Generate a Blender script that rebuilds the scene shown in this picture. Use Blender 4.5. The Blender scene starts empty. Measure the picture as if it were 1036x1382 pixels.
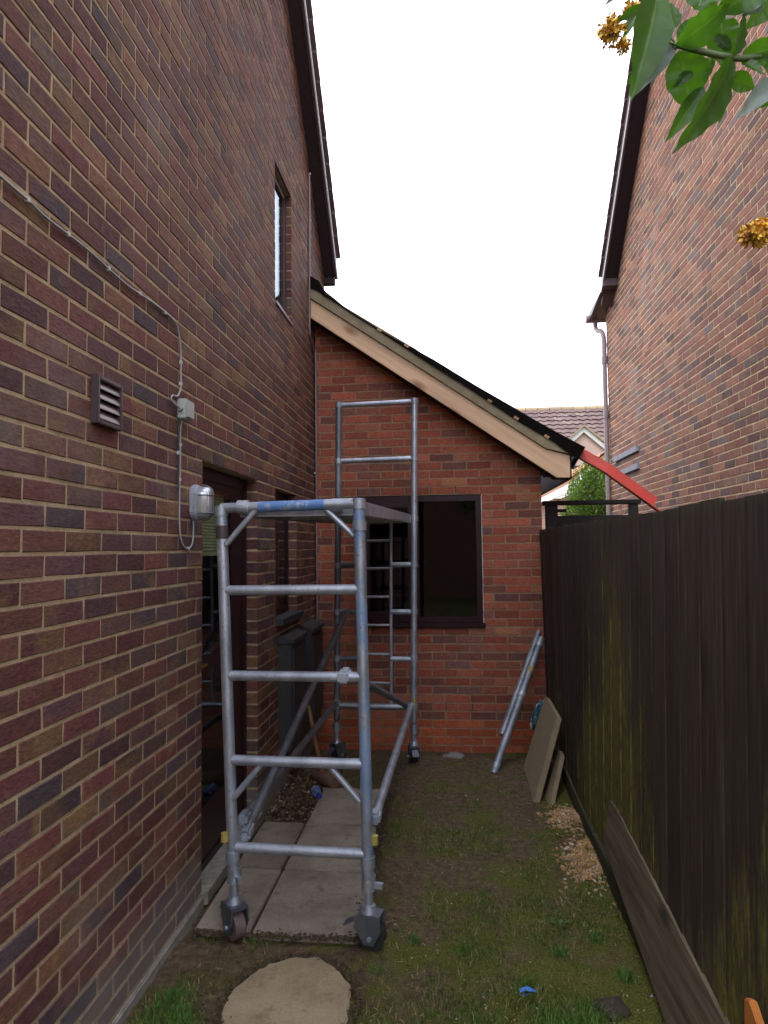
import bpy, bmesh, math, random
import numpy as np
from mathutils import Matrix, Vector, Euler
from math import sin, cos, pi, radians, sqrt
random.seed(7); rng = np.random.default_rng(7)
S = bpy.context.scene
COL = S.collection

# ------------------------------------------------------------------ camera
FPX, CX, CY, W0 = 906.0, 518.0, 691.0, 1036.0
cd = bpy.data.cameras.new('camera'); cam = bpy.data.objects.new('camera', cd); COL.objects.link(cam)
cd.sensor_fit = 'HORIZONTAL'; cd.sensor_width = 36.0; cd.lens = FPX / W0 * 36.0
cd.clip_start = 0.05; cd.clip_end = 2000
CAM_R = Matrix.Rotation(radians(5.17), 3, 'Z') @ Matrix.Rotation(radians(93.07), 3, 'X') @ Matrix.Rotation(radians(-0.65), 3, 'Z')
CAM_C = Vector((0, 0, 1.70))
cam.matrix_world = Matrix.Translation(CAM_C) @ CAM_R.to_4x4()
S.camera = cam

# ------------------------------------------------------------------ world, sun, exposure
wd = bpy.data.worlds.new('World'); S.world = wd; wd.use_nodes = True
wt = wd.node_tree; wt.nodes.clear()
SUN_EL, SUN_AZ = radians(52), radians(215)      # azimuth clockwise from +Y; behind and to the left
sky = wt.nodes.new('ShaderNodeTexSky'); sky.sky_type = 'NISHITA'; sky.sun_disc = False
sky.sun_elevation = SUN_EL; sky.sun_rotation = SUN_AZ
tc = wt.nodes.new('ShaderNodeTexCoord')
cn = wt.nodes.new('ShaderNodeTexNoise'); cn.inputs['Scale'].default_value = 1.6; cn.inputs['Detail'].default_value = 4
wt.links.new(tc.outputs['Generated'], cn.inputs['Vector'])
cr = wt.nodes.new('ShaderNodeValToRGB')
cr.color_ramp.elements[0].position = 0.3; cr.color_ramp.elements[0].color = (11.2, 11.4, 13.0, 1)
cr.color_ramp.elements[1].position = 0.7; cr.color_ramp.elements[1].color = (13.4, 13.6, 15.0, 1)
wt.links.new(cn.outputs['Fac'], cr.inputs['Fac'])
wm = wt.nodes.new('ShaderNodeMix'); wm.data_type = 'RGBA'; wm.inputs['Factor'].default_value = 0.93
wt.links.new(sky.outputs['Color'], wm.inputs['A']); wt.links.new(cr.outputs['Color'], wm.inputs['B'])
bg = wt.nodes.new('ShaderNodeBackground'); bg.inputs['Strength'].default_value = 0.1
wt.links.new(wm.outputs['Result'], bg.inputs['Color'])
wo = wt.nodes.new('ShaderNodeOutputWorld'); wt.links.new(bg.outputs['Background'], wo.inputs['Surface'])

sd = bpy.data.lights.new('sun', 'SUN'); sd.energy = 0.9; sd.angle = radians(22); sd.color = (1.0, 0.96, 0.9)
sun = bpy.data.objects.new('sun', sd); COL.objects.link(sun)
tosun = Vector((sin(SUN_AZ) * cos(SUN_EL), cos(SUN_AZ) * cos(SUN_EL), sin(SUN_EL)))
sun.rotation_euler = tosun.to_track_quat('Z', 'Y').to_euler(); sun.location = (-10, -10, 20)
S.view_settings.view_transform = 'Standard'; S.view_settings.look = 'None'
S.view_settings.exposure = 1.32; S.view_settings.gamma = 1.0; S.view_settings.use_curve_mapping = False
S.render.engine = 'CYCLES'
try:
    S.cycles.use_denoising = True
except Exception: pass
S.cycles.max_bounces = 10; S.cycles.diffuse_bounces = 5; S.cycles.transparent_max_bounces = 12

# ------------------------------------------------------------------ node helpers
class NT:
    def __init__(s, name):
        s.m = bpy.data.materials.new(name); s.m.use_nodes = True
        s.t = s.m.node_tree; s.t.nodes.clear()
        s.out = s.n('ShaderNodeOutputMaterial'); s.p = s.n('ShaderNodeBsdfPrincipled')
        s.l(s.p.outputs['BSDF'], s.out.inputs['Surface'])
    def n(s, typ, **kw):
        nd = s.t.nodes.new(typ)
        for k, v in kw.items():
            if hasattr(nd, k): setattr(nd, k, v)
            else: nd.inputs[k.replace('_', ' ')].default_value = v
        return nd
    def l(s, a, b): s.t.links.new(a, b)
    def val(s, x, inp):
        if hasattr(x, 'links') or isinstance(x, bpy.types.NodeSocket): s.l(x, inp)
        else: inp.default_value = x if not (isinstance(x, tuple) and len(x) == 3) else (*x, 1)
    def pos(s): return s.n('ShaderNodeNewGeometry').outputs['Position']
    def objc(s): return s.n('ShaderNodeTexCoord').outputs['Object']
    def scaled(s, v, sc, off=(0, 0, 0)):
        m = s.n('ShaderNodeMapping'); m.inputs['Scale'].default_value = sc; m.inputs['Location'].default_value = off
        s.l(v, m.inputs['Vector']); return m.outputs['Vector']
    def noise(s, v, scale, detail=3, rough=0.55, w=None):
        nd = s.n('ShaderNodeTexNoise')
        if w is not None: nd.noise_dimensions = '4D'; s.val(w, nd.inputs['W'])
        nd.inputs['Scale'].default_value = scale; nd.inputs['Detail'].default_value = detail; nd.inputs['Roughness'].default_value = rough
        s.l(v, nd.inputs['Vector']); return nd.outputs['Fac']
    def ramp(s, f, stops, interp='LINEAR'):
        r = s.n('ShaderNodeValToRGB'); cr = r.color_ramp; cr.interpolation = interp
        while len(cr.elements) < len(stops): cr.elements.new(0.5)
        for e, (p, c) in zip(cr.elements, stops):
            e.position = p; e.color = (c, c, c, 1) if isinstance(c, (int, float)) else (*c, 1)
        s.l(f, r.inputs['Fac']); return r.outputs['Color']
    def mix(s, f, a, b, mode='MIX'):
        m = s.n('ShaderNodeMix', data_type='RGBA', blend_type=mode)
        s.val(f, m.inputs['Factor']); s.val(a, m.inputs['A']); s.val(b, m.inputs['B']); return m.outputs['Result']
    def math(s, op, a, b=0.0):
        m = s.n('ShaderNodeMath', operation=op); s.val(a, m.inputs[0]); s.val(b, m.inputs[1]); return m.outputs[0]
    def sep(s, v):
        m = s.n('ShaderNodeSeparateXYZ'); s.l(v, m.inputs[0]); return m.outputs
    def rnd(s):
        a = s.n('ShaderNodeObjectInfo').outputs['Random']; b = s.n('ShaderNodeNewGeometry').outputs['Random Per Island']
        return s.math('FRACT', s.math('ADD', a, b))
    def rnd3(s, r):
        w = s.n('ShaderNodeTexWhiteNoise', noise_dimensions='1D'); s.l(s.math('MULTIPLY', r, 977.3), w.inputs['W'])
        c = s.n('ShaderNodeSeparateColor'); s.l(w.outputs['Color'], c.inputs[0]); return c.outputs
    def bump(s, h, strength=0.3, dist=0.004):
        b = s.n('ShaderNodeBump'); b.inputs['Strength'].default_value = strength; b.inputs['Distance'].default_value = dist
        s.l(h, b.inputs['Height']); s.l(b.outputs['Normal'], s.p.inputs['Normal'])
    def fin(s, col=None, rough=0.8, metal=0.0, spec=None):
        if col is not None: s.val(col, s.p.inputs['Base Color'])
        s.val(rough, s.p.inputs['Roughness']); s.val(metal, s.p.inputs['Metallic'])
        if spec is not None: s.p.inputs['Specular IOR Level'].default_value = spec
        return s.m

def simple(name, col, rough=0.7, metal=0.0, var=0.25, scale=30, bump=0.15, spec=None):
    t = NT(name); p = t.objc()
    n = t.noise(p, scale, 4)
    lo = tuple(c * (1 - var) for c in col); hi = tuple(min(1, c * (1 + var)) for c in col)
    c = t.ramp(n, [(0.3, lo), (0.7, hi)])
    big = t.noise(p, scale * 0.12, 2)
    c = t.mix(t.ramp(big, [(0.4, 0.0), (0.75, 0.35)]), c, tuple(x * 0.7 for x in col))
    t.bump(n, bump, 0.002)
    return t.fin(c, rough, metal, spec)

def brick_mat(name, stops, brindle, bfac, stain=0.25, low_grey=False, rough=0.85, smear=(0.30, 0.23, 0.155)):
    t = NT(name); p = t.pos(); r = t.rnd(); rr = t.rnd3(r)
    base = t.ramp(r, stops, 'CONSTANT')
    nb = t.noise(t.scaled(p, (1, 1, 1.6)), 5.2, 3, 0.55, w=t.math('MULTIPLY', r, 60.0))
    mask = t.ramp(nb, [(0.42, 0.0), (0.62, 1.0)])
    amt = t.math('MULTIPLY', mask, t.math('MULTIPLY', rr[1], bfac))
    c = t.mix(amt, base, t.ramp(rr[2], brindle, 'CONSTANT'))
    g = t.noise(t.scaled(p, (34, 34, 130)), 1.0, 5, 0.8)
    c = t.mix(0.9, c, t.ramp(g, [(0.28, 0.35), (0.72, 1.6)]), 'MULTIPLY')
    v = t.math('MULTIPLY_ADD', rr[0], 0.5); v.node.inputs[2].default_value = 0.75
    c = t.mix(1.0, c, v, 'MULTIPLY')
    d = t.noise(p, 1.1, 5, 0.65)
    c = t.mix(t.math('MULTIPLY', t.ramp(d, [(0.56, 0.0), (0.75, 1.0)]), stain), c, (0.36, 0.33, 0.31))
    sm = t.noise(p, 17, 4, 0.7)
    c = t.mix(t.ramp(sm, [(0.60, 0.0), (0.72, 0.22)]), c, smear)
    pp = t.noise(p, 60, 2, 0.6)
    c = t.mix(t.ramp(pp, [(0.70, 0.0), (0.76, 0.5)]), c, (0.03, 0.022, 0.02))
    if low_grey:
        z = t.sep(p)[2]
        zz = t.math('ADD', z, t.math('MULTIPLY', t.noise(p, 5, 3), 0.14))
        lg = t.ramp(zz, [(0.24, 1.0), (0.36, 0.0)])
        c = t.mix(t.math('MULTIPLY', lg, 0.62), c, (0.20, 0.19, 0.175))
    t.bump(t.math('ADD', g, t.math('MULTIPLY', pp, 0.6)), 0.75, 0.004)
    return t.fin(c, rough, 0, 0.3)

def mortar_mat(name, col):
    t = NT(name); p = t.pos()
    a = t.noise(p, 12, 5, 0.7); b = t.noise(p, 220, 2)
    c = t.ramp(a, [(0.25, tuple(x * 0.6 for x in col)), (0.5, col), (0.8, tuple(min(1, x * 1.35) for x in col))])
    c = t.mix(0.5, c, t.ramp(b, [(0.3, 0.5), (0.7, 1.2)]), 'MULTIPLY')
    t.bump(b, 0.6, 0.003)
    return t.fin(c, 0.95, 0, 0.2)

M = {}
M['brick_left'] = brick_mat('brindled_brick',
    [(0.0, (0.143, 0.050, 0.045)), (0.26, (0.115, 0.044, 0.045)), (0.46, (0.153, 0.062, 0.049)), (0.66, (0.102, 0.050, 0.054)),
     (0.80, (0.125, 0.054, 0.050)), (0.90, (0.080, 0.054, 0.063)), (0.965, (0.153, 0.088, 0.057))],
    [(0.0, (0.204, 0.117, 0.057)), (0.38, (0.153, 0.098, 0.055)), (0.66, (0.079, 0.052, 0.060)), (0.84, (0.115, 0.088, 0.067))], 1.15, 0.22, True)
M['brick_right'] = brick_mat('pale_brindled_brick',
    [(0.0, (0.218, 0.087, 0.062)), (0.24, (0.177, 0.071, 0.055)), (0.42, (0.134, 0.076, 0.068)), (0.54, (0.228, 0.099, 0.066)),
     (0.72, (0.109, 0.059, 0.053)), (0.81, (0.196, 0.105, 0.075)), (0.92, (0.141, 0.102, 0.097))],
    [(0.0, (0.247, 0.137, 0.075)), (0.5, (0.130, 0.080, 0.074)), (0.8, (0.218, 0.096, 0.063))], 0.8, 0.25)
M['brick_ext'] = brick_mat('red_brick',
    [(0.0, (0.332, 0.088, 0.052)), (0.28, (0.278, 0.080, 0.051)), (0.50, (0.362, 0.105, 0.060)), (0.68, (0.206, 0.080, 0.061)),
     (0.80, (0.313, 0.110, 0.069)), (0.90, (0.171, 0.080, 0.069)), (0.965, (0.353, 0.155, 0.076))],
    [(0.0, (0.196, 0.084, 0.066)), (0.5, (0.353, 0.126, 0.073)), (0.8, (0.264, 0.117, 0.073))], 0.7, 0.18)
M['brick_base'] = brick_mat('orange_footing_brick',
    [(0.0, (0.391, 0.097, 0.040)), (0.4, (0.342, 0.084, 0.040)), (0.7, (0.420, 0.114, 0.048))], [(0.0, (0.313, 0.084, 0.043))], 0.5, 0.15)
M['mortar_left'] = mortar_mat('tan_mortar', (0.44, 0.345, 0.22))
M['mortar_right'] = mortar_mat('pale_mortar', (0.60, 0.45, 0.275))
M['mortar_ext'] = mortar_mat('buff_mortar', (0.32, 0.215, 0.135))
M['grey_brick'] = simple('blue_grey_brick', (0.20, 0.215, 0.24), 0.75, var=0.2, scale=40)

def metal_mat(name, paint=None, rough=0.42, base=0.44, cover=0.47, cov=0.5):
    t = NT(name); p = t.pos()
    n = t.noise(p, 60, 4, 0.65); b = t.noise(t.scaled(p, (1, 1, 0.6)), 9, 4, 0.6)
    c = t.ramp(b, [(0.3, (base * .58, base * .67, base * .80)), (0.6, (base * .96, base * 1.06, base * 1.22)), (0.8, (base * 1.2, base * 1.28, base * 1.42))])
    c = t.mix(t.ramp(n, [(0.60, 0.0), (0.72, 0.7)]), c, (0.16, 0.14, 0.12))
    sp = t.noise(p, 26, 3, 0.7)
    c = t.mix(t.ramp(sp, [(0.66, 0.0), (0.70, 0.8)]), c, (0.50, 0.49, 0.45))
    met = t.ramp(sp, [(0.62, 0.75), (0.70, 0.15)])
    ro = t.ramp(n, [(0.3, rough - 0.08), (0.7, rough + 0.22)])
    if paint:
        q = t.noise(t.scaled(p, (1.3, 1, 0.7)), 7.5, 6, 0.75)
        m = t.ramp(q, [(cover, 0.0), (cover + 0.07, cov)])
        c = t.mix(m, c, paint); met = t.mix(m, met, (0.0, 0.0, 0.0))
    t.bump(n, 0.2, 0.0015)
    return t.fin(c, ro, met)
M['tube'] = metal_mat('galvanised_tube', None, 0.42, 0.52)
M['tube_blue'] = metal_mat('galvanised_tube_with_blue_paint', (0.07, 0.22, 0.50), 0.42, 0.52)
M['blue_paint'] = metal_mat('scuffed_blue_paint', (0.05, 0.20, 0.52), 0.42, 0.52, 0.42, 0.85)
M['tube_mid'] = metal_mat('dull_alloy_tube', None, 0.55, 0.36)
M['tube_dark'] = metal_mat('weathered_steel_tube', None, 0.5, 0.26)
M['castor_metal'] = metal_mat('oily_castor_steel', None, 0.45, 0.2)
M['cast_collar'] = metal_mat('cast_alloy_collar', None, 0.5, 0.5)
M['rubber'] = simple('black_rubber', (0.02, 0.02, 0.021), 0.7)
M['tyre_red'] = simple('dusty_pink_rubber', (0.13, 0.09, 0.085), 0.8)
M['yellow'] = simple('yellow_plastic', (0.36, 0.29, 0.07), 0.5)
M['deck_ply'] = simple('dark_deck_plywood', (0.10, 0.075, 0.055), 0.8, scale=20)
M['mahogany'] = simple('mahogany_brown_upvc', (0.026, 0.009, 0.014), 0.38, var=0.15, bump=0.03, spec=0.25)
M['brown_pvc'] = simple('brown_pvc', (0.075, 0.052, 0.056), 0.4, var=0.15, bump=0.05)
M['soffit'] = simple('dark_brown_soffit', (0.040, 0.026, 0.031), 0.7, var=0.2, spec=0.15)
M['pale_grey'] = simple('smooth_pale_grey', (0.62, 0.64, 0.68), 0.35, var=0.08)  # barge edges: reflected sky put into the colour; distant panes use it too
M['grey_pvc'] = simple('grey_brown_pvc_pipe', (0.22, 0.17, 0.18), 0.42, var=0.12, bump=0.05)
M['white_pvc'] = simple('weathered_white_pvc', (0.50, 0.50, 0.47), 0.5, var=0.12)
M['grey_box'] = simple('dark_grey_plastic', (0.040, 0.042, 0.048), 0.55, var=0.2)
M['black_felt'] = simple('black_roofing_felt', (0.014, 0.012, 0.016), 0.75, var=0.4, scale=14, bump=0.6)
M['undercloak'] = simple('olive_fibre_board', (0.27, 0.235, 0.15), 0.85, var=0.2, scale=12)
M['concrete'] = simple('stained_concrete', (0.25, 0.235, 0.20), 0.92, var=0.3, scale=24, bump=0.5)
M['red_paint'] = simple('faded_red_plastic', (0.62, 0.070, 0.048), 0.45, var=0.12, scale=8)
M['cable'] = simple('grey_cable', (0.33, 0.34, 0.36), 0.5, var=0.1)
M['box_grey'] = simple('pale_grey_junction_box', (0.42, 0.47, 0.44), 0.5, var=0.1)
M['blue_plastic'] = simple('teal_plastic_bag', (0.02, 0.13, 0.19), 0.35, var=0.5, scale=16)
M['bright_blue'] = simple('bright_blue_plastic', (0.06, 0.22, 0.62), 0.4, var=0.15)
M['bottle_label'] = simple('pale_blue_bottle_label', (0.22, 0.30, 0.50), 0.4, var=0.5, scale=60)
M['cap_blue'] = simple('blue_bottle_cap', (0.02, 0.06, 0.45), 0.4, var=0.1)
M['white_paint'] = simple('white_paint', (0.74, 0.74, 0.72), 0.5, var=0.05)
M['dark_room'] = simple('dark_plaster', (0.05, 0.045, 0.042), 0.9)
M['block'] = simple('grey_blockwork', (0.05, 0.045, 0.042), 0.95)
M['blind'] = simple('green_blind_slat', (0.62, 0.68, 0.34), 0.5, var=0.1)
M['brass'] = simple('brass', (0.70, 0.50, 0.16), 0.25, 1.0)
M['pinkwall'] = simple('pink_brown_render', (0.40, 0.29, 0.25), 0.9, var=0.1, scale=3)
M['terracotta'] = simple('brown_stoneware', (0.17, 0.095, 0.065), 0.75, scale=20)
M['clod'] = simple('damp_soil', (0.040, 0.028, 0.020), 0.95, scale=25, bump=1.0)
M['stone'] = simple('grey_stone', (0.20, 0.185, 0.17), 0.9, scale=25, bump=0.6)
M['glass_clear'] = None

def wood_mat(name, cols, axis, rough=0.75, knots=None, fine=40, algae=False, per_obj=True, slope=0.0):
    """axis: which object/world axis the grain runs along"""
    t = NT(name); p = t.objc()
    r = t.rnd()
    if slope:
        mp = t.n('ShaderNodeMapping'); mp.inputs['Rotation'].default_value = (0, slope, 0); t.l(p, mp.inputs['Vector']); p = mp.outputs['Vector']
    sc = [fine, fine, fine]; sc[axis] = fine * 0.05
    if per_obj:
        add = t.n('ShaderNodeVectorMath', operation='ADD'); t.l(p, add.inputs[0])
        cx = t.n('ShaderNodeCombineXYZ')
        for i in range(3): t.l(t.math('MULTIPLY', r, 17.0 + 5 * i), cx.inputs[i])
        t.l(cx.outputs[0], add.inputs[1]); p2 = add.outputs[0]
    else: p2 = p
    g = t.noise(t.scaled(p2, tuple(sc)), 1.0, 5, 0.65)
    sc2 = [fine * .2] * 3; sc2[axis] = fine * 0.02
    g2 = t.noise(t.scaled(p2, tuple(sc2)), 1.0, 3, 0.5)
    c = t.ramp(g, [(0.25, cols[0]), (0.55, cols[1]), (0.8, cols[2])])
    c = t.mix(0.55, c, t.ramp(g2, [(0.3, 0.55), (0.7, 1.3)]), 'MULTIPLY')
    if per_obj:
        v = t.math('MULTIPLY_ADD', r, 0.5); v.node.inputs[2].default_value = 0.75
        c = t.mix(1.0, c, v, 'MULTIPLY')
    if knots:
        k = t.n('ShaderNodeTexVoronoi'); k.inputs['Scale'].default_value = knots[1]
        s3 = [1, 1, 1]; s3[axis] = 0.45
        t.l(t.scaled(p2, tuple(s3)), k.inputs['Vector'])
        c = t.mix(t.ramp(k.outputs['Distance'], [(0.10, 0.9), (0.22, 0.0)]), c, knots[0])
    if algae:
        w = t.pos(); xyz = t.sep(w)
        s = t.noise(t.scaled(w, (22, 22, 2.6)), 1.0, 6, 0.8)
        big = t.noise(t.scaled(w, (1.1, 1.1, 0.5), (3.3, 1.7, 0)), 1.0, 3, 0.6)
        zf = t.ramp(t.math('MULTIPLY', xyz[2], 0.5), [(0.05, 0.26), (0.30, 0.19), (0.55, 0.09), (0.8, 0.0)])
        yb = t.ramp(t.math('MULTIPLY', xyz[1], 0.1), [(0.185, 0.11), (0.22, 0.0), (0.30, -.02), (0.335, 0.11), (0.41, 0.13), (0.46, 0.0)])
        m = t.math('ADD', t.math('ADD', t.math('MULTIPLY', s, 0.55), t.math('MULTIPLY', big, 0.55)), t.math('ADD', zf, yb))
        c = t.mix(t.ramp(m, [(0.735, 0.0), (0.85, 1.0)]), c, t.mix(t.ramp(t.noise(t.scaled(w, (70, 70, 14)), 1.0, 4, 0.75), [(0.38, 0.0), (0.58, 1.0)]), c, (0.15, 0.148, 0.024)))
        hi = t.ramp(xyz[2], [(0.0, 0.0), (0.1, 0.0)])
        sp = t.noise(t.scaled(w, (55, 55, 9)), 1.0, 3, 0.6)
        c = t.mix(t.ramp(sp, [(0.74, 0.0), (0.79, 0.6)]), c, (0.13, 0.13, 0.09))
        tz = t.math('ADD', xyz[2], t.math('MULTIPLY', s, 0.12))
        top = t.ramp(t.math('MULTIPLY', tz, 0.5), [(0.928, 0.0), (0.955, 0.5)])
        c = t.mix(top, c, (0.050, 0.055, 0.022))
    t.bump(g, 0.5, 0.003)
    return t.fin(c, rough, 0, 0.3)
M['fence_wood'] = wood_mat('black_stained_board', [(0.018, 0.012, 0.009), (0.044, 0.032, 0.025), (0.088, 0.067, 0.053)], 2, 0.8, ((0.015, 0.011, 0.010), 3.0), 60, True)
M['gate_wood'] = wood_mat('black_gate_timber', [(0.016, 0.014, 0.015), (0.032, 0.027, 0.028), (0.055, 0.048, 0.048)], 0, 0.8)
M['gravel_board'] = wood_mat('mossy_gravel_board', [(0.035, 0.032, 0.018), (0.065, 0.062, 0.03), (0.10, 0.098, 0.04)], 1, 0.85)
M['old_plank'] = wood_mat('weathered_plank', [(0.055, 0.042, 0.032), (0.165, 0.128, 0.085), (0.28, 0.22, 0.145)], 1, 0.85, ((0.03, 0.022, 0.018), 5))
M['pine'] = wood_mat('new_pine', [(0.62, 0.41, 0.25), (0.72, 0.51, 0.33), (0.78, 0.59, 0.41)], 0, 0.6, ((0.26, 0.12, 0.05), 4.2), 45, False, False, radians(-34.8))
M['batten'] = wood_mat('treated_batten', [(0.30, 0.19, 0.11), (0.42, 0.28, 0.17), (0.52, 0.36, 0.23)], 1)
M['handle_wood'] = wood_mat('worn_handle_wood', [(0.16, 0.085, 0.035), (0.24, 0.135, 0.06), (0.32, 0.19, 0.09)], 2)
M['orange_wood'] = wood_mat('orange_stained_timber', [(0.30, 0.10, 0.02), (0.42, 0.15, 0.035), (0.50, 0.20, 0.05)], 2)

def glass_mat(name, tint=(0.75, 0.8, 0.8), refl=(0.62, 0.68, 0.74)):
    t = NT(name); t.t.nodes.remove(t.p)
    tr = t.n('ShaderNodeBsdfTransparent'); tr.inputs['Color'].default_value = (*tint, 1)
    gl = t.n('ShaderNodeBsdfGlossy'); gl.inputs['Color'].default_value = (*refl, 1); gl.inputs['Roughness'].default_value = 0.01
    fr = t.n('ShaderNodeFresnel'); t.l(t.math('SUBTRACT', 1.5, t.math('MULTIPLY', t.n('ShaderNodeNewGeometry').outputs['Backfacing'], 1.5 - 1 / 1.5)), fr.inputs['IOR'])
    nz = t.n('ShaderNodeBump'); nz.inputs['Strength'].default_value = 0.02; nz.inputs['Distance'].default_value = 0.02
    t.l(t.noise(t.pos(), 2.0, 1), nz.inputs['Height']); t.l(nz.outputs['Normal'], gl.inputs['Normal'])
    mx = t.n('ShaderNodeMixShader'); t.l(fr.outputs[0], mx.inputs[0]); t.l(tr.outputs[0], mx.inputs[1]); t.l(gl.outputs[0], mx.inputs[2])
    t.l(mx.outputs[0], t.out.inputs['Surface']); return t.m
M['glass'] = glass_mat('window_glass', (0.86, 0.89, 0.9))
M['dark_glass'] = glass_mat('dark_window_glass', (0.6, 0.6, 0.62), (0.36, 0.38, 0.42))
M['bottle_pet'] = glass_mat('clear_pet', (0.80, 0.85, 0.92))

def leaf_mat(name, top, back, trans, spots=True):
    t = NT(name); p = t.objc(); t.t.nodes.remove(t.p)
    r = t.rnd()
    n = t.noise(p, 55, 3)
    ct = t.ramp(n, [(0.3, tuple(x * 0.75 for x in top)), (0.7, tuple(x * 1.2 for x in top))])
    if spots:
        ct = t.mix(t.ramp(t.noise(p, 75, 2, 0.6, w=t.math('MULTIPLY', r, 9.0)), [(0.735, 0.0), (0.76, 0.9)]), ct, (0.5, 0.47, 0.33))
    av = t.n('ShaderNodeAttribute', attribute_name='vein'); vx = t.sep(av.outputs['Vector'])
    lat = t.math('PINGPONG', t.math('ADD', t.math('MULTIPLY', vx[0], 7.0), t.math('MULTIPLY', vx[1], -1.6)), 0.5)
    if spots:
        ct = t.mix(t.ramp(lat, [(0.02, 0.35), (0.07, 0.0)]), ct, tuple(x * 1.9 for x in top))
        ct = t.mix(t.ramp(vx[1], [(0.03, 0.7), (0.09, 0.0)]), ct, (0.19, 0.27, 0.10))
    geo = t.n('ShaderNodeNewGeometry')
    c = t.mix(geo.outputs['Backfacing'], ct, back)
    v = t.math('MULTIPLY_ADD', r, 0.6); v.node.inputs[2].default_value = 0.62
    c = t.mix(1.0, c, v, 'MULTIPLY')
    d = t.n('ShaderNodeBsdfPrincipled'); t.l(c, d.inputs['Base Color']); d.inputs['Roughness'].default_value = 0.4
    tl = t.n('ShaderNodeBsdfTranslucent'); tl.inputs['Color'].default_value = (*trans, 1)
    b = t.n('ShaderNodeBump'); b.inputs['Strength'].default_value = 0.35; b.inputs['Distance'].default_value = 0.002
    t.l(n, b.inputs['Height']); t.l(b.outputs['Normal'], d.inputs['Normal'])
    mx = t.n('ShaderNodeMixShader'); mx.inputs[0].default_value = 0.5
    t.l(d.outputs[0], mx.inputs[1]); t.l(tl.outputs[0], mx.inputs[2]); t.l(mx.outputs[0], t.out.inputs['Surface']); return t.m
M['leaf'] = leaf_mat('shrub_leaf', (0.038, 0.095, 0.016), (0.11, 0.16, 0.11), (0.115, 0.32, 0.012))
M['leaf_grey'] = leaf_mat('shrub_leaf_underside', (0.20, 0.25, 0.23), (0.06, 0.12, 0.03), (0.10, 0.18, 0.06), False)
M['bush_leaf'] = leaf_mat('bush_leaf', (0.10, 0.17, 0.03), (0.11, 0.16, 0.05), (0.16, 0.27, 0.03), False)
M['stem'] = simple('green_stem', (0.10, 0.15, 0.06), 0.6)
M['bark'] = simple('brown_bark', (0.11, 0.085, 0.06), 0.9)
def island_mat(name, stops, rough=0.85, trans=None):
    t = NT(name); c = t.ramp(t.rnd(), stops)
    c = t.mix(0.5, c, t.ramp(t.noise(t.pos(), 90, 2), [(0.3, 0.6), (0.7, 1.25)]), 'MULTIPLY')
    return t.fin(c, rough, 0, 0.3)
M['petal'] = island_mat('orange_petal', [(0.0, (0.90, 0.66, 0.10)), (0.4, (0.84, 0.50, 0.07)), (0.66, (0.42, 0.17, 0.05)), (0.8, (0.85, 0.58, 0.08)), (1.0, (0.26, 0.09, 0.05))], 0.6)
M['grass'] = island_mat('grass_blade', [(0.0, (0.060, 0.115, 0.014)), (0.4, (0.085, 0.150, 0.020)), (0.72, (0.12, 0.140, 0.030)), (0.9, (0.27, 0.21, 0.09)), (1.0, (0.36, 0.28, 0.14))], 0.7)
M['lush'] = island_mat('lush_grass_blade', [(0.0, (0.055, 0.14, 0.022)), (0.5, (0.075, 0.19, 0.03)), (0.85, (0.11, 0.22, 0.045)), (1.0, (0.16, 0.16, 0.06))], 0.6)
M['pebble'] = island_mat('tan_pebble', [(0.0, (0.30, 0.17, 0.065)), (0.3, (0.42, 0.25, 0.11)), (0.55, (0.17, 0.10, 0.05)), (0.75, (0.48, 0.33, 0.17)), (0.92, (0.30, 0.25, 0.21)), (1.0, (0.60, 0.54, 0.45))])
M['debris'] = island_mat('leaf_litter_bits', [(0.0, (0.06, 0.036, 0.024)), (0.35, (0.11, 0.062, 0.035)), (0.6, (0.17, 0.10, 0.05)), (0.8, (0.09, 0.07, 0.06)), (0.93, (0.26, 0.20, 0.14)), (1.0, (0.42, 0.40, 0.38))])
M['soil_bits'] = island_mat('soil_bits', [(0.0, (0.05, 0.035, 0.022)), (0.5, (0.085, 0.06, 0.038)), (0.8, (0.055, 0.06, 0.018)), (1.0, (0.13, 0.095, 0.06))])
M['litter'] = island_mat('pale_litter', [(0.0, (0.60, 0.58, 0.53)), (0.5, (0.42, 0.36, 0.27)), (1.0, (0.66, 0.66, 0.64))])
M['pantile'] = island_mat('brown_pantile', [(0.0, (0.115, 0.074, 0.070)), (0.4, (0.155, 0.105, 0.10)), (0.75, (0.13, 0.088, 0.085)), (1.0, (0.20, 0.15, 0.125))])
M['ridge_tile'] = island_mat('lichened_ridge_tile', [(0.0, (0.30, 0.235, 0.14)), (0.5, (0.24, 0.19, 0.13)), (1.0, (0.34, 0.27, 0.15))])
M['orange_tile'] = island_mat('orange_tile', [(0.0, (0.38, 0.16, 0.085)), (0.5, (0.46, 0.22, 0.12)), (1.0, (0.34, 0.20, 0.12))])
M['slab_old'] = simple('sandy_paving_slab', (0.255, 0.205, 0.125), 0.92, var=0.16, scale=140, bump=0.3)

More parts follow.
